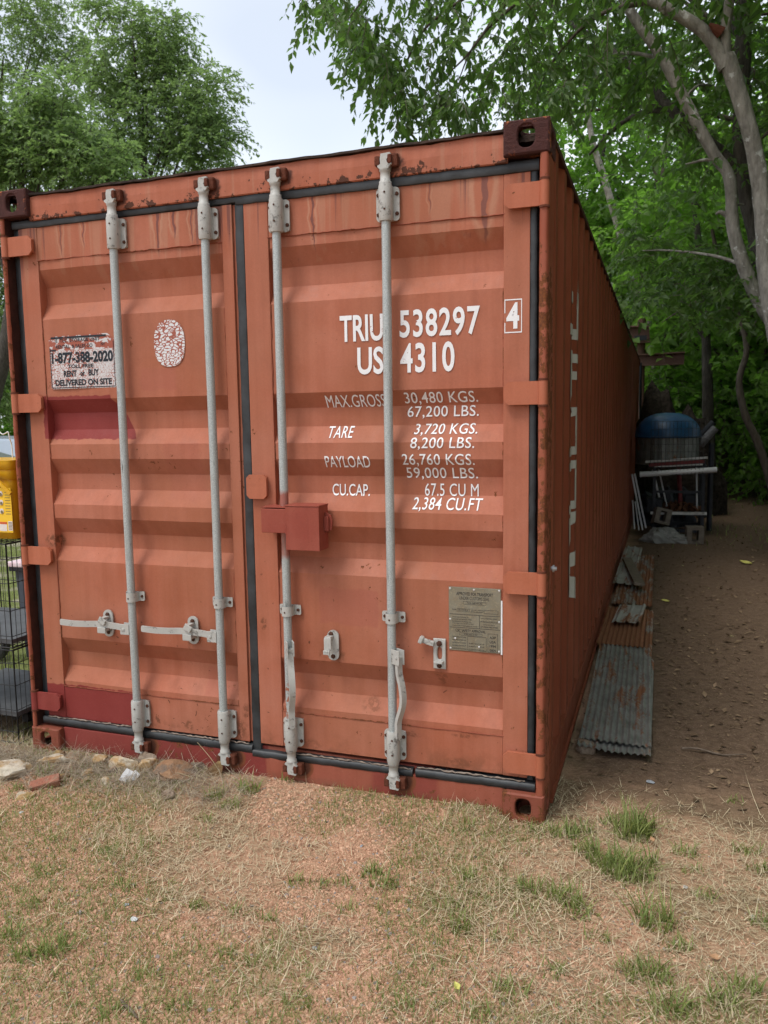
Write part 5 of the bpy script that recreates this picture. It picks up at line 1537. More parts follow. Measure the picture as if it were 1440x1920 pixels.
rs = np.random.RandomState(5)
for v in bm.verts:
    q = np.array(v.co)
    h = .75+.22*math.sin(q[0]*5+1)*math.cos(q[1]*4)+.13*abs(math.sin(q[0]*11+q[1]*7+q[2]*5))+.08*abs(math.sin(q[0]*23-q[1]*17))+rs.normal(0, .015)
    v.co = Vector((q[0]*.32*h, q[1]*.20*h, max(-.02, q[2]*.17*h*(1-.25*math.sin(q[0]*3)))))
me = bpy.data.meshes.new('plastic_bag'); bm.to_mesh(me); bm.free()
M['bag'] = simple('translucent_film', (0.15, 0.15, 0.14), (0.28, 0.28, 0.265), 9, .35, .5, .4, 30, .01)
me.materials.append(M['bag']); o = link('plastic_bag', me); o.location = (2.93, 7.66, .0); o.rotation_euler = (0, 0, .1)
tag(o, 'crumpled pale plastic sheeting in front of the rack', 'plastic bag')
# wrapped pipe on a black post
M['foil'] = simple('wrinkled_grey_wrap', (0.07, 0.07, 0.08), (0.20, 0.20, 0.21), 25, .5, .5, .8, 50, .01)
vp = thing('exhaust_pipe', 'tilted grey wrapped pipe on a black post beside the tank', 'pipe', (3.47, 8.75, 0))
mb = MB(); a = at(1312, 834, y=8.75)-Vector((3.47, 8.75, 0)); b = at(1342, 802, y=8.75)-Vector((3.47, 8.75, 0))
pts = [a+(b-a)*k/10 for k in range(11)]; mb.tube(pts, [.05, .062, .055, .060, .052, .055, .052, .054, .05, .055, .048], 14); mb.build('wrapped_pipe', M['foil'], vp)
mb = MB(); off = Vector((-.02, .10, .075)); mb.tube([q+off for q in pts[1:]], [.045]*10, 12); mb.build('wrapped_pipe', M['navy'], vp)
mb = MB(); mb.tube([(0, .02, 0), (0, .02, a.z+.02)], [.035, .035], 12); mb.build('post', M['navy'], vp)
# rusty beams on a steel post behind the container
M['beam'] = rusty('beam_rust', (0.085, 0.045, 0.035), (0.21, 0.12, 0.095), .1)
bmz = thing('steel_beam_rack', 'rusty steel beam rack on a pipe post behind the container', 'rack', (2.42, 13.2, 0))
def rel(px, py): v = at(px, py, y=13.2); return v.x-2.42, v.z
x0, z1 = rel(1200, 594); mb = MB(); mb.tube([(0, .08, 0), (0, .08, z1)], .075, 14); mb.build('pipe_post', M['beam'], bmz)
def channel(pa, pb, pc, pd):
    ax, az = rel(*pa); bx, bz = rel(*pb); cx, cz = rel(*pc); dx, dz = rel(*pd)
    mb = MB(); mb.prism([(dx, dz), (cx, cz), (bx, bz), (ax, az)], 'y', -.02, 0.0)
    t = .025
    mb.prism([(ax, az-t), (bx, bz-t), (bx, bz), (ax, az)], 'y', -.14, -.0201); mb.prism([(dx, dz), (cx, cz), (cx, cz+t), (dx, dz+t)], 'y', -.14, -.0201)
    return mb.build('beam', M['beam'], bmz)
channel((1150, 612), (1217, 612), (1219, 643), (1150, 645)); channel((1196, 665), (1284, 660), (1282, 684), (1196, 687))
mb = MB(); x0, z0 = rel(1190, 640); x1, z1 = rel(1213, 630); mb.box(x0, x1, -.16, -.145, z0, z1); mb.build('cover_plate', M['navy'], bmz)
mb = MB(); x0, z0 = rel(1205, 800); x1, z1 = rel(1203, 685); mb.tube([(x0, -.8, 0), (x1, -.8, z1)], .025, 8); mb.build('black_pipe', M['navy'], bmz)
# logs
M['log'] = simple('log_bark', (0.09, 0.065, 0.045), (0.22, 0.165, 0.12), 14, .9, .2, .7, 30, .02)
for i, (pa, pb, r_, lab) in enumerate((((1322, 880), (1378, 884), .11, 'thick cut log lying lowest in the log pile'), ((1330, 868), (1384, 872), .10, 'cut log on top of the log pile'), ((1345, 860), (1400, 868), .08, 'thin log slanting at the back of the log pile'), ((1320, 890), (1362, 892), .07, 'short tan log in front of the log pile'))):
    a = at(*pa, y=19.5+.3*i); b = at(*pb, y=19.2+.3*i); mb = MB(); mb.tube([a, (a+b)/2+Vector((0, 0, .02)), b], [r_, r_*1.05, r_*.95], 12)
    tag(mb.build('cut_log', M['log']), lab, 'log')

# dark heaps and odd poles that fill the space round the rack
def heap(name, c, size, mat, lab, cat, seed):
    rs = np.random.RandomState(seed); bm = bmesh.new(); bmesh.ops.create_icosphere(bm, subdivisions=4, radius=1.0)
    for v in bm.verts:
        q = np.array(v.co); h = .8+.25*math.sin(q[0]*4+seed)*math.cos(q[1]*5)+.12*abs(math.sin(q[0]*13+q[2]*9))+rs.normal(0, .03)
        v.co = Vector((q[0]*size[0]*h, q[1]*size[1]*h, max(-.05, q[2]*size[2]*h)))
    me = bpy.data.meshes.new(name); bm.to_mesh(me); bm.free(); me.materials.append(mat)
    o = link(name, me); o.location = (c[0], c[1], gz1(c[0], c[1])); return tag(o, lab, cat)
M['brush'] = simple('dark_brush', (0.014, 0.012, 0.009), (0.06, 0.05, 0.04), 16, .95, .1, .9, 22, .05)
heap('brush_pile', (2.98, 10.9), (.85, .7, 1.95), M['brush'], 'tall dark brush pile heaped behind the tank', 'brush pile', 3)
heap('tarp_heap', (2.92, 9.30), (.40, .25, .62), M['navy'], 'low black tarp heap under the back of the rack', 'tarp', 5)
for (a, b, r_, m_, lab, nm) in (((2.86, 8.62, .28), (2.72, 8.75, .84), .013, 'pvc', 'grey pole leaning inside the rack on the container side', 'leaning_pole'), ((2.93, 8.60, .28), (2.80, 8.78, .84), .010, 'pvc', 'thin grey pole leaning inside the rack beside the other', 'leaning_pole'), ((3.10, 8.7, .28), (3.06, 8.8, .86), .030, 'maroon', 'dull red post standing in the middle of the rack', 'red_post'), ((3.30, 8.55, .28), (3.28, 8.6, .88), .012, 'pvc', 'thin white rod standing inside the rack near its outer leg', 'white_rod')):
    mb = MB(); mb.tube([a, b], r_, 8); tag(mb.build(nm, M[m_]), lab, 'pole')
for i, (x, y, w_, h_, lab) in enumerate(((2.76, 8.62, .10, .16, 'dark plastic box on the lower shelf nearest the container'), (3.25, 8.85, .10, .22, 'tall dark plastic box at the back of the lower shelf'))):
    bx_ = thing('storage_box', lab, 'box', (x, y, .277))
    mb = MB(); mb.box(-w_, w_, -.12, .12, 0, h_, 0, .01); mb.build('box_body', M['navy'], bx_); mb = MB(); mb.box(-w_-.01, w_+.01, -.13, .13, h_+.001, h_+.02, 0, .005); mb.build('box_lid', M['navy'], bx_)
# ================================================================ CLUTTER AT THE LEFT CORNER
M['tray'] = simple('grey_tray', (0.06, 0.063, 0.066), (0.11, 0.115, 0.12), 10, .5, .4, .1)
def crate(z0, h, lab, tray_z):
    cx0, cx1, cy0, cy1 = -.80, -.115, .035, .66
    t = thing('wire_crate', lab, 'crate', ((cx0+cx1)/2, (cy0+cy1)/2, z0), group=None)
    w, d = (cx1-cx0)/2, (cy1-cy0)/2
    def panel(name, axis_, off):
        mb = MB(); n = 20
        L_ = w if axis_ == 'x' else d
        for i in range(n+1):
            u = -L_+2*L_*i/n; r_ = .0035 if i in (0, n) else .0016
            mb.tube([(u, off, .0) if axis_ == 'x' else (off, u, .0), (u, off, h) if axis_ == 'x' else (off, u, h)], r_, 5)
        for z in (.004, .06, h*.36, h*.62, h*.85, h-.004):
            r_ = .0034 if z in (.004, h-.004) else .0022
            mb.tube([(-L_, off-.002, z), (L_, off-.002, z)] if axis_ == 'x' else [(off+.002, -L_, z), (off+.002, L_, z)], r_, 5)
        mb.build(name, M['wire'], t)
    panel('wire_front', 'x', -d); panel('wire_back', 'x', d); panel('wire_side', 'y', w); panel('wire_side', 'y', -w)
    mb = MB()
    for i in range(21): u = -w+2*w*i/20; mb.tube([(u, -d, h), (u, d, h)], .0018, 5)
    for i in range(9): u = -d+2*d*i/8; mb.tube([(-w, u, h-.003), (w, u, h-.003)], .002, 5)
    mb.build('wire_top', M['wire'], t)
    mb = MB(); mb.box(-w+.012, w-.012, -d+.012, d-.012, tray_z, tray_z+.004); mb.box(-w+.008, w-.008, -d+.008, -d+.0115, tray_z, tray_z+.022); mb.box(w-.0115, w-.008, -d+.012, d-.012, tray_z, tray_z+.022)
    mb.build('floor_tray', M['tray'], t)
    return t
crate(.002, .475, 'lower black wire crate with a grey floor tray beside the container corner', .135)
crate(.482, .515, 'upper black wire crate under the yellow pail', .02)
M['blackbag'] = simple('dark_mesh', (0.015, 0.014, 0.013), (0.06, 0.055, 0.05), 30, .9, .2, .6, 60, .01)
mb = MB()
for i in range(26):
    a = Vector((rnd.uniform(-.76, -.16), rnd.uniform(.07, .6), rnd.uniform(.02, .10)))
    mb.tube([a, a+Vector((rnd.uniform(-.12, .12), rnd.uniform(-.1, .1), rnd.uniform(-.02, .02)))], rnd.uniform(.01, .03), 6)
tag(mb.build('dark_rubbish', M['blackbag']), 'dark rubbish under the tray of the lower wire crate', 'rubbish', kind='stuff')
# yellow pail
M['yellow'] = simple('yellow_plastic', (0.62, 0.33, 0.008), (0.68, 0.38, 0.012), 5, .35, .5, .05)
M['yellow2'] = simple('yellow_label', (0.80, 0.50, 0.03), (0.82, 0.52, 0.04), 5, .5, .3, 0)
M['labwhite'] = simple('label_white', (0.66, 0.60, 0.55), (0.74, 0.68, 0.64), 40, .5, .3, 0)
M['labred'] = simple('label_red', (0.55, 0.10, 0.03), (0.6, 0.14, 0.05), 40, .5, .3, 0)
M['labgrey'] = simple('label_print', (0.16, 0.12, 0.06), (0.22, 0.17, 0.09), 60, .5, .3, 0)
py0 = .065
pl = thing('plastic_pail', 'yellow plastic pail with a handle on top of the wire crates', 'pail', (-.26, py0+.15, 1.0))
mb = MB(); hw, hd = .175, .15
def frus(z0, z1, a0, b0, a1, b1):
    vs = []
    for z, a, b in ((z0, a0, b0), (z1, a1, b1)):
        for p_ in rounded(-a, a, -b, b, .03, 4): vs.append((p_[0], p_[1], z))
    n = len(vs)//2
    mb.add(vs, [(i, (i+1) % n, n+(i+1) % n, n+i) for i in range(n)]+[tuple(range(n))[::-1]], 0, True)
frus(.012, .30, .160, .135, .170, .145); frus(.30, .345, .178, .152, .178, .152); frus(.345, .348, .178, .152, .184, .158); frus(.348, .385, .184, .158, .186, .160)
mb.build('pail_body', M['yellow'], pl)
mb = MB(); frus(.383, .392, .186, .160, .184, .158); n_ = len(mb.v)//2; mb.add(mb.v[n_:], [tuple(range(n_))]); mb.build('pail_lid', M['yellow'], pl)
fy = -.166
mb = MB(); a = Vector((.085, fy-.012, .322)); b = Vector((.19, fy-.012, .235)); d_ = (b-a).normalized(); nn = Vector((-d_.z, 0, d_.x))*.009
mb.add([a+nn, b+nn, b-nn, a-nn]+[q+Vector((0, .008, 0)) for q in (a+nn, b+nn, b-nn, a-nn)], [(0, 1, 2, 3), (7, 6, 5, 4), (0, 4, 5, 1), (1, 5, 6, 2), (2, 6, 7, 3), (3, 7, 4, 0)])
mb.tube([(.085, fy-.014, .322), (.085, fy+.012, .322)], .015, 14)
mb.build('carry_handle', M['yellow'], pl)
mb = MB(); mb.box(.08, .165, -.1475, -.1462, .045, .26); lb = mb.build('paper_label', M['yellow2'], pl)
for i in range(3):
    mb = MB(); mb.tube([(.104, -.150, .232-.042*i), (.104, -.1478, .232-.042*i)], .013, 16); mb.build('label_picture', M['labwhite'], lb)
    mb = MB(); mb.tube([(.106, -.151, .228-.042*i), (.106, -.1502, .228-.042*i)], .008, 10); mb.build('label_picture', M['labgrey'], lb)
for i in range(9):
    mb = MB(); mb.box(.128, .158, -.1485, -.1478, .238-.013*i, .2405-.013*i); mb.build('label_line', M['labgrey'], lb)
mb = MB(); mb.box(.086, .130, -.1487, -.1478, .052, .085); mb.build('warning_label', M['labwhite'], lb)
mb = MB(); mb.box(.086, .130, -.1490, -.1478, .0852, .096); mb.build('warning_label', M['labred'], lb)
mb = MB(); mb.box(.138, .164, -.1487, -.1478, .055, .10); mb.build('bar_code', M['labwhite'], lb)
for i in range(6):
    mb = MB(); mb.box(.141, .162, -.1492, -.1488, .060+.0066*i, .0632+.0066*i); mb.build('bar_code', M['labgrey'], lb)
mb = MB(); c_, r_ = catmull([at(-4, 806, y=.30), at(4, 814, y=.30), at(11, 812, y=.30), at(15, 810, y=.30), at(18, 822, y=.30), at(22, 836, y=.31), at(24, 868, y=.30)], [.003]*7, 5)
mb.tube(c_, r_, 7); tag(mb.build('curled_string', M['pvc']), 'thin white cord curling up above the yellow pail', 'cord')
# marker post on the lawn
mp_ = thing('marker_post', 'dark grey slanted post with a white and pink cap on the lawn', 'post', (-1.19, 1.25, 0))
mb = MB(); mb.add([(-.05, -.02, .60), (.02, -.02, .60), (.05, -.02, 0.0), (-.0, -.02, 0.0), (-.05, .02, .60), (.02, .02, .60), (.05, .02, 0.0), (-.0, .02, 0.0)], [(0, 1, 2, 3), (7, 6, 5, 4), (0, 4, 5, 1), (1, 5, 6, 2), (2, 6, 7, 3), (3, 7, 4, 0)]); mb.build('post_shaft', simple('slate_plastic', (0.035, 0.045, 0.06), (0.06, 0.07, 0.09), 9), mp_)
mb = MB(); mb.box(-.085, .07, -.06, .06, .625, .66, 0, .01); mb.build('post_cap', simple('pink_white', (0.62, 0.42, 0.46), (0.74, 0.66, 0.68), 30), mp_)
mb = MB(); mb.box(-.075, .06, -.05, .05, .595, .6245, 0, .006); mb.build('cap_base', M['navy'], mp_)
# a small wheel beyond the crate
wq = at(-6, 1232, y=1.1)
wh = thing('cart_wheel', 'black rubber tyred wheel standing behind the wire crates', 'wheel', (wq.x-.02, 1.1, .14))
mb = MB(); mb.tube([(.105*math.cos(t), 0, .105*math.sin(t)) for t in np.linspace(0, 2*math.pi, 33)], .03, 10, caps=False); mb.build('tyre', M['rubber'], wh)
mb = MB(); mb.tube([(0, -.02, 0), (0, .02, 0)], .03, 12)
for k in range(5): t = 2*math.pi*k/5; mb.tube([(.02*math.cos(t), 0, .02*math.sin(t)), (.09*math.cos(t), 0, .09*math.sin(t))], .008, 6)
mb.build('wheel_rim', M['pvc'], wh)
# silver car far off on the lawn
M['carpaint'] = simple('silver_car_paint', (0.38, 0.43, 0.48), (0.42, 0.47, 0.52), 2, .25, .5, 0, metal=.5)
M['glass'] = simple('dark_car_glass', (0.012, 0.015, 0.018), (0.02, 0.024, 0.028), 2, .08, .6, 0)
cr_ = thing('parked_car', 'silver car parked on the lawn beyond the yellow pail', 'car', (-6.55, 6.6, 0), .35)
prof = [(-2.2, .28), (-2.25, .62), (-2.1, .92), (-1.5, 1.0), (-1.0, 1.34), (-.3, 1.42), (.5, 1.38), (1.15, .98), (2.0, .86), (2.22, .62), (2.2, .28)]
mb = MB(); vs = []
for y, sx, dz in ((-.86, .97, -.03), (-.80, 1, 0), (.80, 1, 0), (.86, .97, -.03)):
    for (x, z) in prof: vs.append((x*sx, y*(.86 if z > 1.05 else 1), z+dz))
n_ = len(prof)
mb.add(vs, [(j*n_+k, j*n_+(k+1) % n_, (j+1)*n_+(k+1) % n_, (j+1)*n_+k) for j in range(3) for k in range(n_)]+[tuple(range(n_)), tuple(range(3*n_, 4*n_))[::-1]])
body = mb.build('car_body', M['carpaint'], cr_)
def quadglass(pts, name): mb = MB(); mb.add(pts, [tuple(range(len(pts)))]); mb.build(name, M['glass'], body)
quadglass([(.56, -.62, 1.352), (1.12, -.72, 1.012), (1.12, .72, 1.012), (.56, .62, 1.352)], 'windscreen')
quadglass([(-1.06, -.62, 1.318), (-1.46, -.7, 1.036), (-1.46, .7, 1.036), (-1.06, .62, 1.318)], 'rear_window')
for sy in (-1, 1):
    quadglass([(-.9, sy*.755, 1.02), (.0, sy*.765, 1.02), (.0, sy*.742, 1.32), (-.75, sy*.742, 1.30)], 'side_window'); quadglass([(.06, sy*.765, 1.02), (.85, sy*.755, 1.02), (.42, sy*.742, 1.30), (.06, sy*.742, 1.32)], 'side_window')
    for x in (-1.4, 1.35):
        mb = MB(); mb.tube([(x, sy*.90, .32), (x, sy*.68, .32)], .32, 24); w_ = mb.build('wheel', M['rubber'], cr_)
        mb = MB(); mb.tube([(x, sy*.905, .32), (x, sy*.89, .32)], .20, 20); mb.build('wheel_rim', M['tank'], w_)
# ================================================================ TREES
def barkmat(name, a, b, spot=None, scale=14, stretch=.35, bump=.8):
    s = NT(name, .9, .2)
    p = s.pos((1, 1, stretch))
    n1 = s.noise(p, scale, 5, .68)
    c = s.mix(s.mr(n1, .3, .7), a, b)
    if spot: c = s.mix(s.mr(s.noise(s.pos(None, (5, 2, 1)), 11, 4, .6), .60, .66, 0, .8), c, spot)
    s.col(c); s.bump(s.noise(p, scale*2.2, 4, .7), bump, .03)
    return s.mat
M['bark_pale'] = barkmat('pale_bark', (0.13, 0.118, 0.10), (0.35, 0.325, 0.285), (0.52, 0.52, 0.49))
M['bark_dark'] = barkmat('rough_dark_bark', (0.035, 0.030, 0.026), (0.12, 0.105, 0.09), None, 22, .25, 1.0)
M['bark_thin'] = barkmat('brown_bark', (0.07, 0.056, 0.043), (0.16, 0.135, 0.108), None, 16, .3)
M['leaf_near'] = leafmat('maple_leaf', (0.040, 0.082, 0.024), (0.135, 0.205, 0.062), (0.13, 0.26, 0.040), .40, .45)
M['leaf_wood'] = leafmat('woodland_leaf', (0.048, 0.100, 0.022), (0.165, 0.265, 0.058), (0.19, 0.39, 0.045), .5, .52)
M['leaf_oak'] = leafmat('oak_leaf', (0.085, 0.140, 0.056), (0.220, 0.300, 0.130), (0.24, 0.37, 0.10), .5, .5)

def proj(P):
    d = P-np.array(CAM); fw = np.array(_fw)
    z = d@fw
    return 720+FPX*(d@np.array(_r2))/z, 960-FPX*(d@np.array(_u2))/z, z
def unit(v): return v/np.maximum(np.linalg.norm(v, axis=-1, keepdims=True), 1e-9)
def clear(P, L0):
    """keep the gap through which the rusty beams are seen"""
    px, py, z = proj(P+np.array(L0))
    return ~((px > 1165) & (px < 1300) & (py > 575) & (py < 715) & (z < 17))
def leaf_sprays(P, Dv, ln, m, leaf, rs, wide=.36, twig=.004, droop=.5, tone=None):
    """P (n,3) roots, Dv (n,3) directions, ln (n) lengths; m leaves on each spray. Returns leaf V,F,A and twig V,F"""
    n = len(P); Dv = unit(Dv)
    t = (np.arange(m)+.6)/m
    t = np.clip(t[None]+rs.uniform(-.04, .04, (n, m)), .05, 1.0)
    sag = np.zeros((n, m, 3)); sag[..., 2] = -droop*(t**2)*ln[:, None]
    axis_ = P[:, None, :]+Dv[:, None, :]*(t*ln[:, None])[..., None]+sag
    side = unit(np.cross(Dv, [0, 0, 1.0])+rs.normal(0, .15, (n, 3)))
    sgn = np.where(np.arange(m) % 2 == 0, 1.0, -1.0)[None, :, None]
    ld = unit(side[:, None, :]*sgn*.8+Dv[:, None, :]*.55+np.array([0, 0, -.55*droop*2])+rs.normal(0, .38, (n, m, 3)))
    up = unit(np.array([0, 0, 1.0])+rs.normal(0, .55, (n, m, 3)))
    wd = unit(np.cross(ld, up)); nm = np.cross(wd, ld)
    sz = leaf*rs.uniform(.45, 1.4, (n, m))[..., None]
    root = axis_+ld*sz*.12
    V = np.stack([root, root+ld*sz*.42+wd*sz*wide+nm*sz*.10, root+ld*sz*.98-nm*sz*.10, root+ld*sz*.42-wd*sz*wide+nm*sz*.10], 2).reshape(-1, 3)
    k = n*m
    F = (np.array([(0, 1, 2), (0, 2, 3)])[None]+(np.arange(k)*4)[:, None, None]).reshape(-1, 3)
    tn = rs.rand(n)[:, None] if tone is None else tone[:, None]
    A = np.repeat(np.clip(.55*tn+.45*rs.rand(n, m), 0, 1).ravel(), 4)
    # twig: a thin triangular tube of three segments
    tt = np.array([0, .35, .7, 1.0])
    ax = P[:, None, :]+Dv[:, None, :]*(tt[None]*ln[:, None])[..., None]; ax[..., 2] -= droop*(tt**2)[None]*ln[:, None]
    rr = twig*np.array([1, .8, .55, .25])
    ring = []
    s2 = np.cross(side, Dv)
    for a in range(3):
        ang = 2*np.pi*a/3
        ring.append(ax+(side[:, None, :]*np.cos(ang)+s2[:, None, :]*np.sin(ang))*rr[None, :, None])
    TV = np.stack(ring, 2).reshape(-1, 3)
    f = []
    for j in range(3):
        for a in range(3):
            b = (a+1) % 3
            f += [(j*3+a, j*3+b, (j+1)*3+b), (j*3+a, (j+1)*3+b, (j+1)*3+a)]
    TF = (np.array(f)[None]+(np.arange(n)*12)[:, None, None]).reshape(-1, 3)
    return V, F, A, TV, TF
def crown_mesh(name, P, Dv, ln, m, leaf, mats, rs, **kw):
    V, F, A, TV, TF = leaf_sprays(P, Dv, ln, m, leaf, rs, **kw)
    mi = np.concatenate([np.zeros(len(F), int), np.ones(len(TF), int)])
    return tri_mesh(name, np.concatenate([V, TV]), np.concatenate([F, TF+len(V)]), mats, np.concatenate([A, np.full(len(TV), .3)]), mi)
def in_ball(n, rs, shell=.35):
    d = unit(rs.normal(size=(n, 3))); r = shell+(1-shell)*rs.rand(n)**.5
    return d*r[:, None], d
def clustered(centres, radii, per, rs, flat=.75):
    C = np.repeat(np.array(centres, float), per, 0); Rr = np.repeat(np.array(radii, float), per)
    o, d = in_ball(len(C), rs)
    o[:, 2] *= flat
    tone = np.repeat(rs.rand(len(centres)), per)
    return C+o*Rr[:, None], unit(d*np.array([1, 1, .45])+rs.normal(0, .25, d.shape)), tone
def limb(mb, pts, rad, n=9, k=5, jit=.0):
    c_, r_ = catmull(pts, rad, k)
    if jit: c_ = [q+Vector((rnd.uniform(-jit, jit), rnd.uniform(-jit, jit), rnd.uniform(-jit, jit))) for q in c_]
    r_ = [v*rnd.uniform(.94, 1.07) for v in r_]
    mb.tube(c_, r_, n)
def px2(points, y): return [at(a, b, y=y+(c[0] if c else 0)) for a, b, *c in points]

# ---- the three stems that stand close by on the right
def edge(px):
    """lower edge of the hanging canopy against the open sky, as photo rows"""
    return np.interp(px, [500, 560, 590, 625, 665, 700, 725, 755, 775, 805, 835, 870, 930, 1000, 1060, 1100, 1160, 1300, 1440], [-40, 18, 30, 45, 110, 110, 165, 225, 215, 190, 215, 225, 215, 250, 230, 150, 200, 300, 330])
def canopy_points(n, rs, px0, px1, py0, y0, y1, skip=None):
    px = rs.uniform(px0, px1, n); yy = rs.uniform(y0, y1, n)
    lo = edge(px); py = lo-18-(rs.rand(n)**1.3)*(lo-py0)
    return np.array([at(a, b, y=c)[:] for a, b, c in zip(px, py, yy)])

t1 = thing('forked_tree', 'pale barked tree with a broad fork near its top, closest to the path', 'tree', (3.98, 4.7, 0))
L0 = Vector((3.98, 4.7, 0))
mb = MB()
A_path = [Vector((0, 0, -.05)), Vector((-.06, -.02, .9)), Vector((-.16, -.04, 1.8))]+[q-L0 for q in px2([(1440, 520), (1432, 400), (1414, 280), (1388, 185), (1362, 105)], 4.7)]
limb(mb, A_path, [.13, .105, .088, .080, .074, .070, .068, .068], 14)
limb(mb, [A_path[-1]+Vector((0, 0, -.1))]+[q-L0 for q in px2([(1330, 70), (1285, 35), (1225, 2), (1150, -50), (1050, -130, -.2), (900, -190, -.4)], 4.7)], [.060, .056, .051, .047, .040, .032, .02], 12)
limb(mb, [A_path[-1]+Vector((0, 0, -.1))]+[q-L0 for q in px2([(1360, 60), (1368, 0), (1375, -80), (1360, -200), (1330, -320)], 4.7)], [.044, .042, .040, .035, .03, .02], 12)
mb.build('trunk', M['bark_pale'], t1)
mb = MB(); a = at(1330, 45, y=4.62)-L0; b = at(1352, 62, y=4.66)-L0; mb.tube([b, (a+b)/2, a], [.05, .035, .012], 7); mb.build('broken_stub', M['rust'], t1)
mb = MB()
for pts, r_ in (([(1050, -130, -.2), (860, -110, -.3), (720, -40, -.4), (650, 40, -.5)], .03), ([(900, -190, -.4), (740, -160, -.6), (620, -70, -.7), (560, 5, -.8)], .025), ([(1150, -50), (1010, -20, .3), (900, 70, .5), (860, 150, .6)], .028), ([(1050, -130, -.2), (960, -60, .2), (800, 50, .2), (750, 160, .2), (742, 230, .2)], .022), ([(1225, 2), (1120, 30, .4), (1040, 110, .8), (1000, 190, 1.0)], .025), ([(1000, -60, 0), (930, 30, 0), (870, 110, 0), (800, 170, 0)], .02)):
    mb = MB(); pp = [q-L0 for q in px2(pts, 4.7)]; limb(mb, pp, [r_*(1-.85*i/(len(pp)-1)) for i in range(len(pp))], 7); mb.build('branch', M['bark_thin'], t1)
rs = np.random.RandomState(3)
P1 = canopy_points(760, rs, 600, 1440, -330, 3.6, 6.6)
_px, _py, _z = proj(P1)
P1 = P1[~((_px > 1140) & (_py > -40) & (P1[:, 1] < 6.2) & (nr.rand(len(P1)) < .93))]
# single strands that hang down into the sky
for (px, py, k) in ((565, 2, 4), (590, 0, 4), (665, 85, 6), (668, 110, 4), (655, 50, 6), (700, 120, 6), (752, 205, 5), (748, 228, 4), (735, 170, 7), (722, 140, 6), (820, 200, 6), (860, 200, 6), (600, 30, 6), (675, 80, 8)):
    for j in range(k): P1 = np.concatenate([P1, [at(px+12+rs.uniform(-14, 14), py+rs.uniform(-30, 6), y=4.3+rs.uniform(-.5, .5))[:]]])
Dv = rs.normal(0, 1, (len(P1), 3))*np.array([1, 1, .25])+np.array([-.1, -.1, -.4])
me = crown_mesh('crown', P1-np.array(L0), Dv, rs.uniform(.20, .42, len(P1)), 17, .088, [M['leaf_near'], M['bark_thin']], rs, wide=.25, droop=.75)
link('crown', me, t1)

t2 = thing('leaning_tree', 'slender grey tree leaning across the path with long bare stem', 'tree', (4.62, 5.4, 0))
L0 = Vector((4.62, 5.4, 0)); mb = MB()
B_path = [Vector((0, 0, -.05)), Vector((-.12, 0, .9)), Vector((-.38, 0, 1.75))]+[q-L0 for q in px2([(1440, 590), (1403, 520), (1375, 430), (1368, 335), (1338, 288), (1290, 200), (1242, 110), (1182, 22), (1150, -40), (1080, -160)], 5.4)]
limb(mb, B_path, [.10, .085, .078, .068, .062, .057, .054, .054, .052, .050, .046, .04, .03], 12)
mb.build('trunk', M['bark_pale'], t2)
mb = MB()
for pts, r_ in (([(1372, 410), (1352, 398), (1342, 402)], .032), ([(1365, 320), (1330, 300), (1300, 305), (1285, 308)], .022), ([(1372, 385, .1), (1395, 383, .2)], .02), ([(1400, 500), (1340, 480, .2), (1260, 470, .4), (1205, 470, .5)], .02), ([(1242, 110), (1160, 100, .4), (1090, 140, .9), (1030, 210, 1.4)], .02), ([(1280, 190), (1310, 160, .3), (1350, 165, .6)], .018)):
    mb = MB(); pp = [q-L0 for q in px2(pts, 5.4)]; limb(mb, pp, [r_*(1-.75*i/(len(pp)-1)) for i in range(len(pp))], 7); mb.build('branch', M['bark_pale'], t2)
rs = np.random.RandomState(4)
px = rs.uniform(1175, 1460, 190); py = 455+rs.rand(190)*150-(px < 1250)*20
P2 = np.array([at(a, b, y=c)[:] for a, b, c in zip(px, py, rs.uniform(5.4, 7.6, 190))])
P2 = P2[clear(P2, (0, 0, 0))]
P2 = np.concatenate([P2, canopy_points(260, rs, 960, 1440, -300, 5.6, 8.5)])
Dv = rs.normal(0, 1, (len(P2), 3))*np.array([1, 1, .3])+np.array([-.3, -.3, -.1])
me = crown_mesh('crown', P2-np.array(L0), Dv, rs.uniform(.25, .5, len(P2)), 15, .095, [M['leaf_near'], M['bark_thin']], rs, wide=.27, droop=.45)
link('crown', me, t2)

t3 = thing('rough_tree', 'dark rough barked tree standing behind the pale forked tree', 'tree', (4.72, 6.9, 0))
L0 = Vector((4.72, 6.9, 0)); mb = MB()
C_path = [Vector((0, 0, -.05)), Vector((-.08, 0, 1.0)), Vector((-.3, 0, 2.2))]+[q-L0 for q in px2([(1440, 520), (1418, 430), (1398, 350), (1390, 250), (1393, 100), (1396, 0), (1392, -120), (1380, -300)], 6.9)]
limb(mb, C_path, [.14, .125, .115, .105, .10, .095, .092, .085, .08, .07, .05], 13, 5, .006)
limb(mb, [q-L0 for q in px2([(1392, 330), (1360, 295), (1327, 265), (1262, 210, .2), (1195, 135, .5), (1133, 85, .8), (1060, 35, 1.2), (980, -40, 1.6)], 6.9)], [.07, .066, .064, .058, .05, .042, .03, .02], 10, 5, .005)
limb(mb, [q-L0 for q in px2([(1262, 210, .2), (1215, 208, .5), (1160, 235, .9), (1105, 290, 1.3)], 6.9)], [.04, .032, .026, .014], 7)
limb(mb, [q-L0 for q in px2([(1392, 60), (1350, 10, .3), (1330, -60, .6), (1290, -160, .9)], 6.9)], [.08, .07, .06, .04], 9)
mb.build('trunk', M['bark_dark'], t3)
rs = np.random.RandomState(6)
P3 = canopy_points(240, rs, 900, 1440, -350, 7.5, 12)
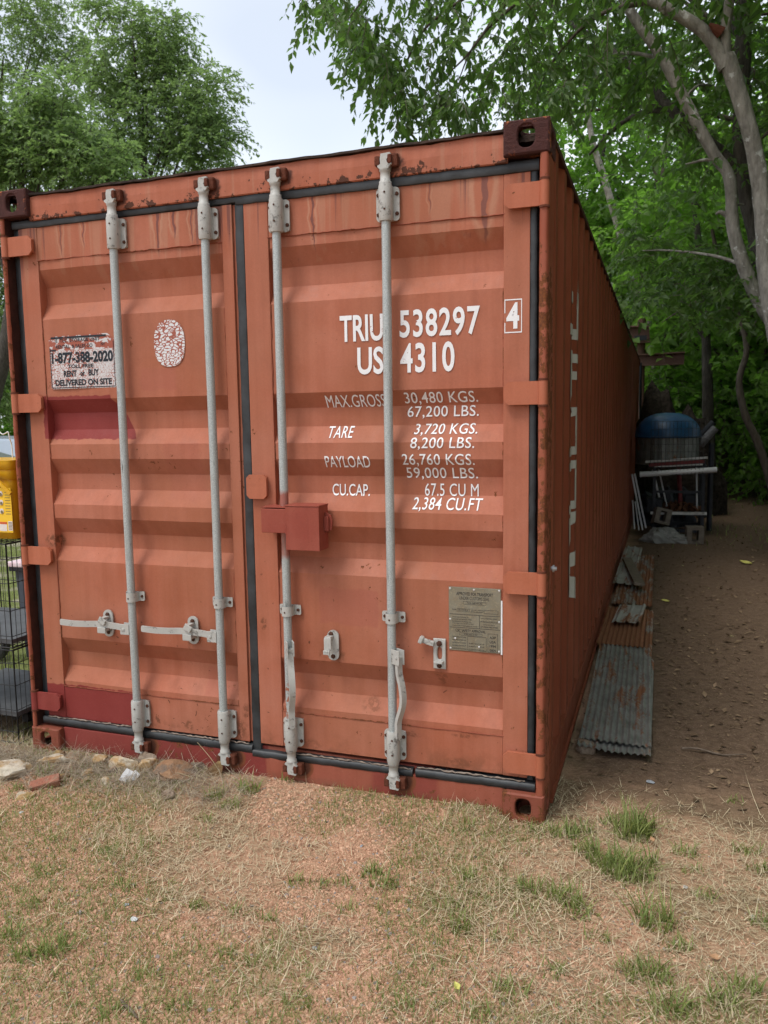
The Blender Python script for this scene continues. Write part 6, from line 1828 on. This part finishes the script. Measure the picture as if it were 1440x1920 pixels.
Dv = rs.normal(0, 1, (len(P3), 3))*np.array([1, 1, .3])+np.array([-.3, -.3, -.1])
me = crown_mesh('crown', P3-np.array(L0), Dv, rs.uniform(.3, .6, len(P3)), 13, .13, [M['leaf_wood'], M['bark_thin']], rs, wide=.27, droop=.55)
link('crown', me, t3)

# ---- a canopy that closes over the path: the upper crowns of the trees outside the view
def overhead(name, lab, base, hgt, cx, cy, rad, n, seed, zlo=5.2, trunk_r=.16):
    t = thing(name, lab, 'tree', (base[0], base[1], 0))
    L0 = np.array([base[0], base[1], 0.0])
    rs = np.random.RandomState(seed)
    C = np.stack([cx+rad*rs.uniform(-1, 1, 46), cy+rad*rs.uniform(-1, 1, 46), zlo+(hgt-zlo)*rs.rand(46)], 1)
    P, Dv, tone = clustered(C, rs.uniform(.7, 1.3, 46), n//46, rs)
    px, py, z = proj(P)
    bad = (z > .2) & (px > -150) & (px < 1150) & (py > -60) & (py < 900)
    bad |= (z > .2) & (px > 1000) & (px < 1560) & (py > 150) & (py < 1300) & (z < 9)
    bad |= (P[:, 2] < 3.2) | ((P[:, 1] < 1.2) & (P[:, 0] < 3.6))
    P, Dv, tone = P[~bad], Dv[~bad], tone[~bad]
    mb = MB(); top = Vector((cx-base[0], cy-base[1], hgt-1))
    limb(mb, [Vector((0, 0, -.05)), Vector((.05, .05, hgt*.35)), top*.55+Vector((0, 0, hgt*.1)), top], [trunk_r, trunk_r*.8, trunk_r*.55, trunk_r*.2], 10)
    for i in range(9):
        c_ = Vector(C[i*5])-Vector(L0); st = top*.55+Vector((0, 0, hgt*.1))
        limb(mb, [st, (st+c_)/2+Vector((0, 0, .3)), c_], [trunk_r*.3, trunk_r*.2, .012], 6)
    mb.build('trunk', M['bark_thin'], t)
    me = crown_mesh('crown', P-L0, Dv, rs.uniform(.3, .6, len(P)), 12, .135, [M['leaf_near'], M['bark_thin']], rs, wide=.3, droop=.5, tone=tone)
    link('crown', me, t)
overhead('shade_tree', 'tall leafy tree arching over the path right of the container', (6.2, 3.6), 8.5, 5.0, 4.2, 2.3, 760, 21)
overhead('shade_tree', 'tall leafy tree standing further right than the rough tree', (7.6, 8.2), 9.5, 6.2, 8.0, 2.6, 760, 22)
overhead('shade_tree', 'leafy tree whose crown hangs over the container roof', (5.6, 10.6), 9.0, 3.9, 9.6, 2.6, 760, 23, 5.0)

# ---- slim trees in the middle distance
def slim(name, lab, pts, y, rad, base_px, bark, twigs=(), crown=None, seed=0, leaf='leaf_wood'):
    b = at(*base_px, y=y); L0 = Vector((b.x, y, gz1(b.x, y)))
    t = thing(name, lab, 'tree', L0)
    mb = MB(); pp = [Vector((0, 0, -.05))]+[q-L0 for q in px2(pts, y)]
    limb(mb, pp, [rad*(1-.65*i/(len(pp)-1)) for i in range(len(pp))], 10)
    for tw, r_ in twigs:
        qq = [q-L0 for q in px2(tw, y)]; limb(mb, qq, [r_*(1-.8*i/(len(qq)-1)) for i in range(len(qq))], 6)
    mb.build('trunk', M[bark], t)
    if crown:
        rs = np.random.RandomState(seed)
        C = [at(a, b_, y=y+dy)[:] for a, b_, dy, r_ in crown]
        P, Dv, tone = clustered(C, [q[3] for q in crown], 16, rs)
        k = clear(P, (0, 0, 0)); P, Dv, tone = P[k], Dv[k], tone[k]
        me = crown_mesh('crown', P-np.array(L0), Dv, rs.uniform(.35, .65, len(P)), 12, .15, [M[leaf], M['bark_thin']], rs, wide=.3, droop=.4, tone=tone)
        link('crown', me, t)
slim('slim_tree', 'thin grey tree leaning left behind the container roof', [(1245, 760), (1230, 680), (1205, 575), (1162, 435), (1133, 335), (1110, 260), (1097, 160), (1092, 60)], 15.5, .12, (1252, 880), 'bark_pale',
     [([(1110, 260), (1103, 190), (1108, 140)], .05), ([(1205, 575), (1240, 560), (1290, 520)], .04)], [(1100, 90, 0, .9), (1080, 160, .5, .8), (1130, 120, .8, .9), (1060, 200, 0, .7), (1120, 30, 0, 1.0), (1075, 40, 1, 1.0)], 41)
slim('slim_tree', 'crooked slim tree bending over beside the woods at the far right', [(1425, 840), (1398, 780), (1386, 715), (1400, 655), (1384, 590), (1352, 505), (1335, 430)], 10.5, .068, (1470, 900), 'bark_thin',
     [([(1384, 590), (1330, 560), (1280, 580), (1240, 605)], .03), ([(1352, 505), (1300, 480), (1250, 500)], .025), ([(1398, 650), (1420, 600), (1440, 560)], .03)], [(1300, 470, .5, .6), (1250, 520, 1, .6), (1340, 420, .5, .7), (1420, 560, 1, .6), (1400, 500, 1.5, .7), (1280, 600, 1.5, .5), (1340, 620, 2, .6), (1430, 690, 1.5, .5)], 42)
slim('dark_tree', 'dark straight trunk rising right behind the tank rack', [(1330, 880), (1328, 800), (1326, 700), (1322, 600), (1312, 480), (1300, 360)], 12.4, .13, (1331, 944), 'bark_dark',
     [([(1326, 640), (1290, 600), (1260, 590)], .04)], [(1300, 560, 1, .9), (1260, 600, .6, .7), (1340, 540, 1.2, .9), (1290, 640, 1.5, .7), (1320, 420, 1, 1.0), (1250, 480, 1, .9), (1230, 680, 1.6, .7)], 43)
slim('vine_stump', 'thin stump wrapped in bright green vine leaves at the wood edge', [(1357, 840), (1352, 780), (1350, 720), (1346, 700)], 14.5, .10, (1358, 872), 'bark_thin', [], [(1350, 700, -.1, .32), (1370, 715, -.2, .32), (1335, 725, 0, .3), (1380, 740, 0, .28), (1352, 745, -.3, .25)], 44)

# ---- the woods: shared crowns, one object for each tree
def wood_crown(seed, rx, zlo, zhi, nc, per, leaf, mats, m=12, r=(.5, 1.0)):
    rs = np.random.RandomState(seed); C = []
    while len(C) < nc:
        q = rs.uniform(-1, 1, 3)
        if (q**2).sum() < 1.05: C.append((q[0]*rx, q[1]*rx, (zlo+zhi)/2+q[2]*(zhi-zlo)/2))
    P, Dv, tone = clustered(C, rs.uniform(r[0], r[1], nc), per, rs)
    return crown_mesh('crown', P, Dv, rs.uniform(.4, .75, len(P)), m, leaf, mats, rs, wide=.32, droop=.35, tone=tone, twig=.006), C
def wood_trunk(seed, h, C, r0, bark):
    rs = random.Random(seed); mb = MB()
    pts = [Vector((0, 0, -.1))]
    for i in range(1, 6): pts.append(Vector((rs.uniform(-.12, .12)*i, rs.uniform(-.12, .12)*i, h*i/5)))
    c_, r_ = catmull(pts, [r0*(1-.16*i) for i in range(6)], 4); mb.tube(c_, r_, 9)
    for c in C[:14]:
        k = min(4, max(1, int(c[2]/h*5)-1)); st = pts[k]; e = Vector(c)
        c_, r_ = catmull([st, (st+e)/2+Vector((0, 0, .25)), e], [r0*.35, r0*.22, .012], 4); mb.tube(c_, r_, 5)
    me_o = mb.build('trunk', M[bark]); me = me_o.data; bpy.data.objects.remove(me_o)
    return me
wm = [M['leaf_wood'], M['bark_thin']]
protos = []
for i, (rx, zlo, zhi, nc, lf, bark) in enumerate(((2.3, 1.6, 8.6, 62, .17, 'bark_thin'), (2.0, 2.4, 10.0, 60, .17, 'bark_dark'), (2.6, 1.0, 7.0, 64, .19, 'bark_thin'), (1.8, 3.2, 11.0, 56, .16, 'bark_pale'))):
    cm, C = wood_crown(60+i, rx, zlo, zhi, nc, 13, lf, wm)
    protos.append((cm, wood_trunk(70+i, zhi*.9, C, .17, bark)))
spots = [(4.6, 15.8, 2), (6.6, 14.6, 0), (8.8, 15.5, 2), (2.6, 17.5, 0), (5.2, 19.0, 1), (7.6, 18.6, 3), (10.4, 18.0, 0), (3.4, 21.5, 2), (0.8, 19.5, 1), (6.2, 23.0, 0), (9.0, 22.8, 2), (12.0, 22.0, 1), (1.8, 25.0, 0), (4.4, 26.5, 3),
         (7.4, 27.5, 2), (10.6, 27.0, 0), (14.0, 26.0, 2), (-0.8, 23.5, 2), (2.4, 30.5, 1), (6.0, 32.0, 0), (9.4, 32.5, 1), (13.0, 31.5, 3), (16.5, 30.0, 0)]
SIDE = {0: 'bushy', 1: 'tall', 2: 'low spreading', 3: 'slender high crowned'}
for i, (x, y, k) in enumerate(spots):
    depth = 'front' if y < 17 else 'second' if y < 21 else 'third' if y < 25 else 'fourth' if y < 29 else 'rearmost'
    row = sorted(q[0] for q in spots if (17 if y >= 17 else -9) <= q[1] < 17 or False) if y < 17 else sorted(q[0] for q in spots if {'second': 17, 'third': 21, 'fourth': 25, 'rearmost': 29}[depth] <= q[1] < {'second': 21, 'third': 25, 'fourth': 29, 'rearmost': 99}[depth])
    num = ('first', 'second', 'third', 'fourth', 'fifth', 'sixth', 'seventh')[row.index(x)]
    t = thing('woodland_tree', '%s green tree, %s from the container in the %s row of the woods' % (SIDE[k], num, depth), 'tree', (x, y, gz1(x, y)), rnd.uniform(0, 6.28), 'trees of the woods behind the container')
    sc = rnd.uniform(.9, 1.2); t.scale = (sc, sc, sc*rnd.uniform(.95, 1.1))
    link('trunk', protos[k][1], t); link('crown', protos[k][0], t)
bc, C = wood_crown(80, 1.25, .15, 2.3, 34, 11, .13, wm, 12, (.25, .5)); bt = wood_trunk(81, 1.6, C, .05, 'bark_thin')
bushes = [(4.9, 13.6), (5.9, 12.3), (6.9, 11.2), (3.4, 15.2), (7.6, 13.2), (5.6, 16.8), (2.4, 14.6), (6.5, 20.5), (8.2, 20.2), (4.2, 22.6)]
words_ = ['low green bush right of the log pile', 'low green bush nearest the crooked slim tree', 'low green bush farthest right under the crooked tree', 'low green bush straight behind the tank', 'low green bush at the far right wood edge', 'low green bush just behind the log pile', 'low green bush behind the rusty beams', 'low green bush deep in the woods', 'low green bush deep in the woods on the far right', 'low green bush deepest behind the dark trunk']
for (x, y), lab in zip(bushes, words_):
    t = thing('bush', lab, 'bush', (x, y, gz1(x, y)), rnd.uniform(0, 6.28), 'bushes at the edge of the woods')
    sc = rnd.uniform(.85, 1.3); t.scale = (sc, sc, sc)
    link('stem', bt, t); link('foliage', bc, t)

# unseen trees added right of the view to shade the path and side wall
for (x, y, k), lab in zip(((6.9, 2.4, 2), (7.2, 5.6, 2), (7.8, 8.8, 0), (9.2, 0.6, 2), (9.8, 4.2, 0), (8.8, -3.2, 2), (10.5, 7.6, 1)), ('nearest the corner of the container', 'beside the pale forked tree', 'beside the rough dark tree', 'behind the nearest one', 'in the second line', 'standing furthest forward', 'deepest in the wood')):
    t = thing('woodland_tree', 'unseen bushy green tree added to shade the dirt path, ' + lab, 'tree', (x, y, gz1(x, y)), rnd.uniform(0, 6.28), 'unseen trees added to shade the path')
    t.scale = (1.1, 1.1, 1.15); link('trunk', protos[k][1], t); link('crown', protos[k][0], t)

# ---- open-grown oaks behind the container on the left
def oak(lab, cpx, y, blobs, seed, base, nper=17, leaf=.135, dens=1.05):
    L0 = np.array([base, y, 0.0]); t = thing('oak_tree', lab, 'tree', (base, y, 0))
    rs = np.random.RandomState(seed); C = []; Rr = []
    for (px, py, rad, k) in blobs:
        c0 = np.array(at(px, py, y=y)); w = rad/FPX*(y+3.4)
        for j in range(int(k*dens)):
            o, _ = in_ball(1, rs, .1); C.append(c0+o[0]*w*np.array([1, 1, .85])); Rr.append(rs.uniform(.35, .75))
    P, Dv, tone = clustered(C, Rr, nper, rs)
    me = crown_mesh('crown', P-L0, Dv, rs.uniform(.35, .7, len(P)), 12, leaf, [M['leaf_oak'], M['bark_dark']], rs, wide=.24, droop=.35, tone=tone, twig=.008)
    link('crown', me, t)
    mb = MB(); cc = np.mean(C, 0)-L0; top = Vector((cc[0]*.8, cc[1], cc[2]*1.0)); fork = Vector((top.x*.5, 0, top.z*.45))
    limb(mb, [Vector((0, 0, -.1)), Vector((.1, 0, fork.z*.5)), fork, (fork+top)/2, top], [.34, .26, .20, .11, .03], 12)
    for i in range(0, len(C), max(1, len(C)//11)):
        e = Vector(C[i]-L0); st = fork+(top-fork)*rnd.uniform(0, .7)
        limb(mb, [st, st.lerp(e, .5)+Vector((0, 0, rnd.uniform(-.3, .5))), e], [.06, .035, .012], 6)
    mb.build('trunk', M['bark_dark'], t)
oak('broad green oak with an airy crown behind the container', (250, 170), 19.0, [(225, 130, 90, 26), (300, 140, 80, 24), (375, 205, 50, 18), (290, 250, 90, 28), (180, 260, 100, 28), (375, 285, 45, 12), (275, 60, 55, 12), (325, 55, 20, 3), (205, 40, 40, 8), (400, 165, 22, 4), (410, 250, 25, 5)], 90, at(260, 600, y=19.0).x)
oak('darker oak crown at the upper left behind the airy oak', (40, 100), 24.0, [(40, 60, 110, 26), (110, 90, 80, 14), (20, 180, 90, 16), (-60, 120, 120, 20), (80, 10, 70, 10)], 91, at(-60, 600, y=24.0).x)
oak('low dense oak bough just above the left corner casting', (60, 270), 14.0, [(60, 240, 80, 20), (130, 280, 70, 18), (30, 310, 60, 16), (190, 310, 50, 10), (-40, 300, 90, 16), (100, 200, 50, 8)], 92, at(-40, 600, y=14.0).x, leaf=.14)
oak('dark leafy tree low on the left behind the silver car', (0, 600), 17.0, [(-10, 480, 70, 18), (-10, 620, 70, 18), (-20, 740, 60, 16), (-60, 560, 90, 20), (10, 400, 60, 10)], 93, at(-60, 800, y=17.0).x)

# ---- the far wood, one mass
rs = np.random.RandomState(99)
n_ = 5200
ang = rs.uniform(-1.25, 1.05, n_); rad_ = rs.uniform(40, 58, n_)
P = np.stack([2.8+rad_*np.sin(ang), -2.9+rad_*np.cos(ang), np.abs(rs.rand(n_)**.8)*np.where(ang < -.12, 5.5, 9.5)], 1)
px, py, z = proj(P)
k = ~((px > 380) & (px < 1060) & (py < 330)); P = P[k]
Dv = rs.normal(0, 1, P.shape)
me = crown_mesh('far_wood', P, Dv, rs.uniform(.8, 1.6, len(P)), 14, .55, [M['leaf_wood'], M['bark_dark']], rs, wide=.4, droop=.3, twig=.02)
tag(link('far_wood', me), 'far dark green wood closing the view behind the trees', 'wood', kind='stuff')
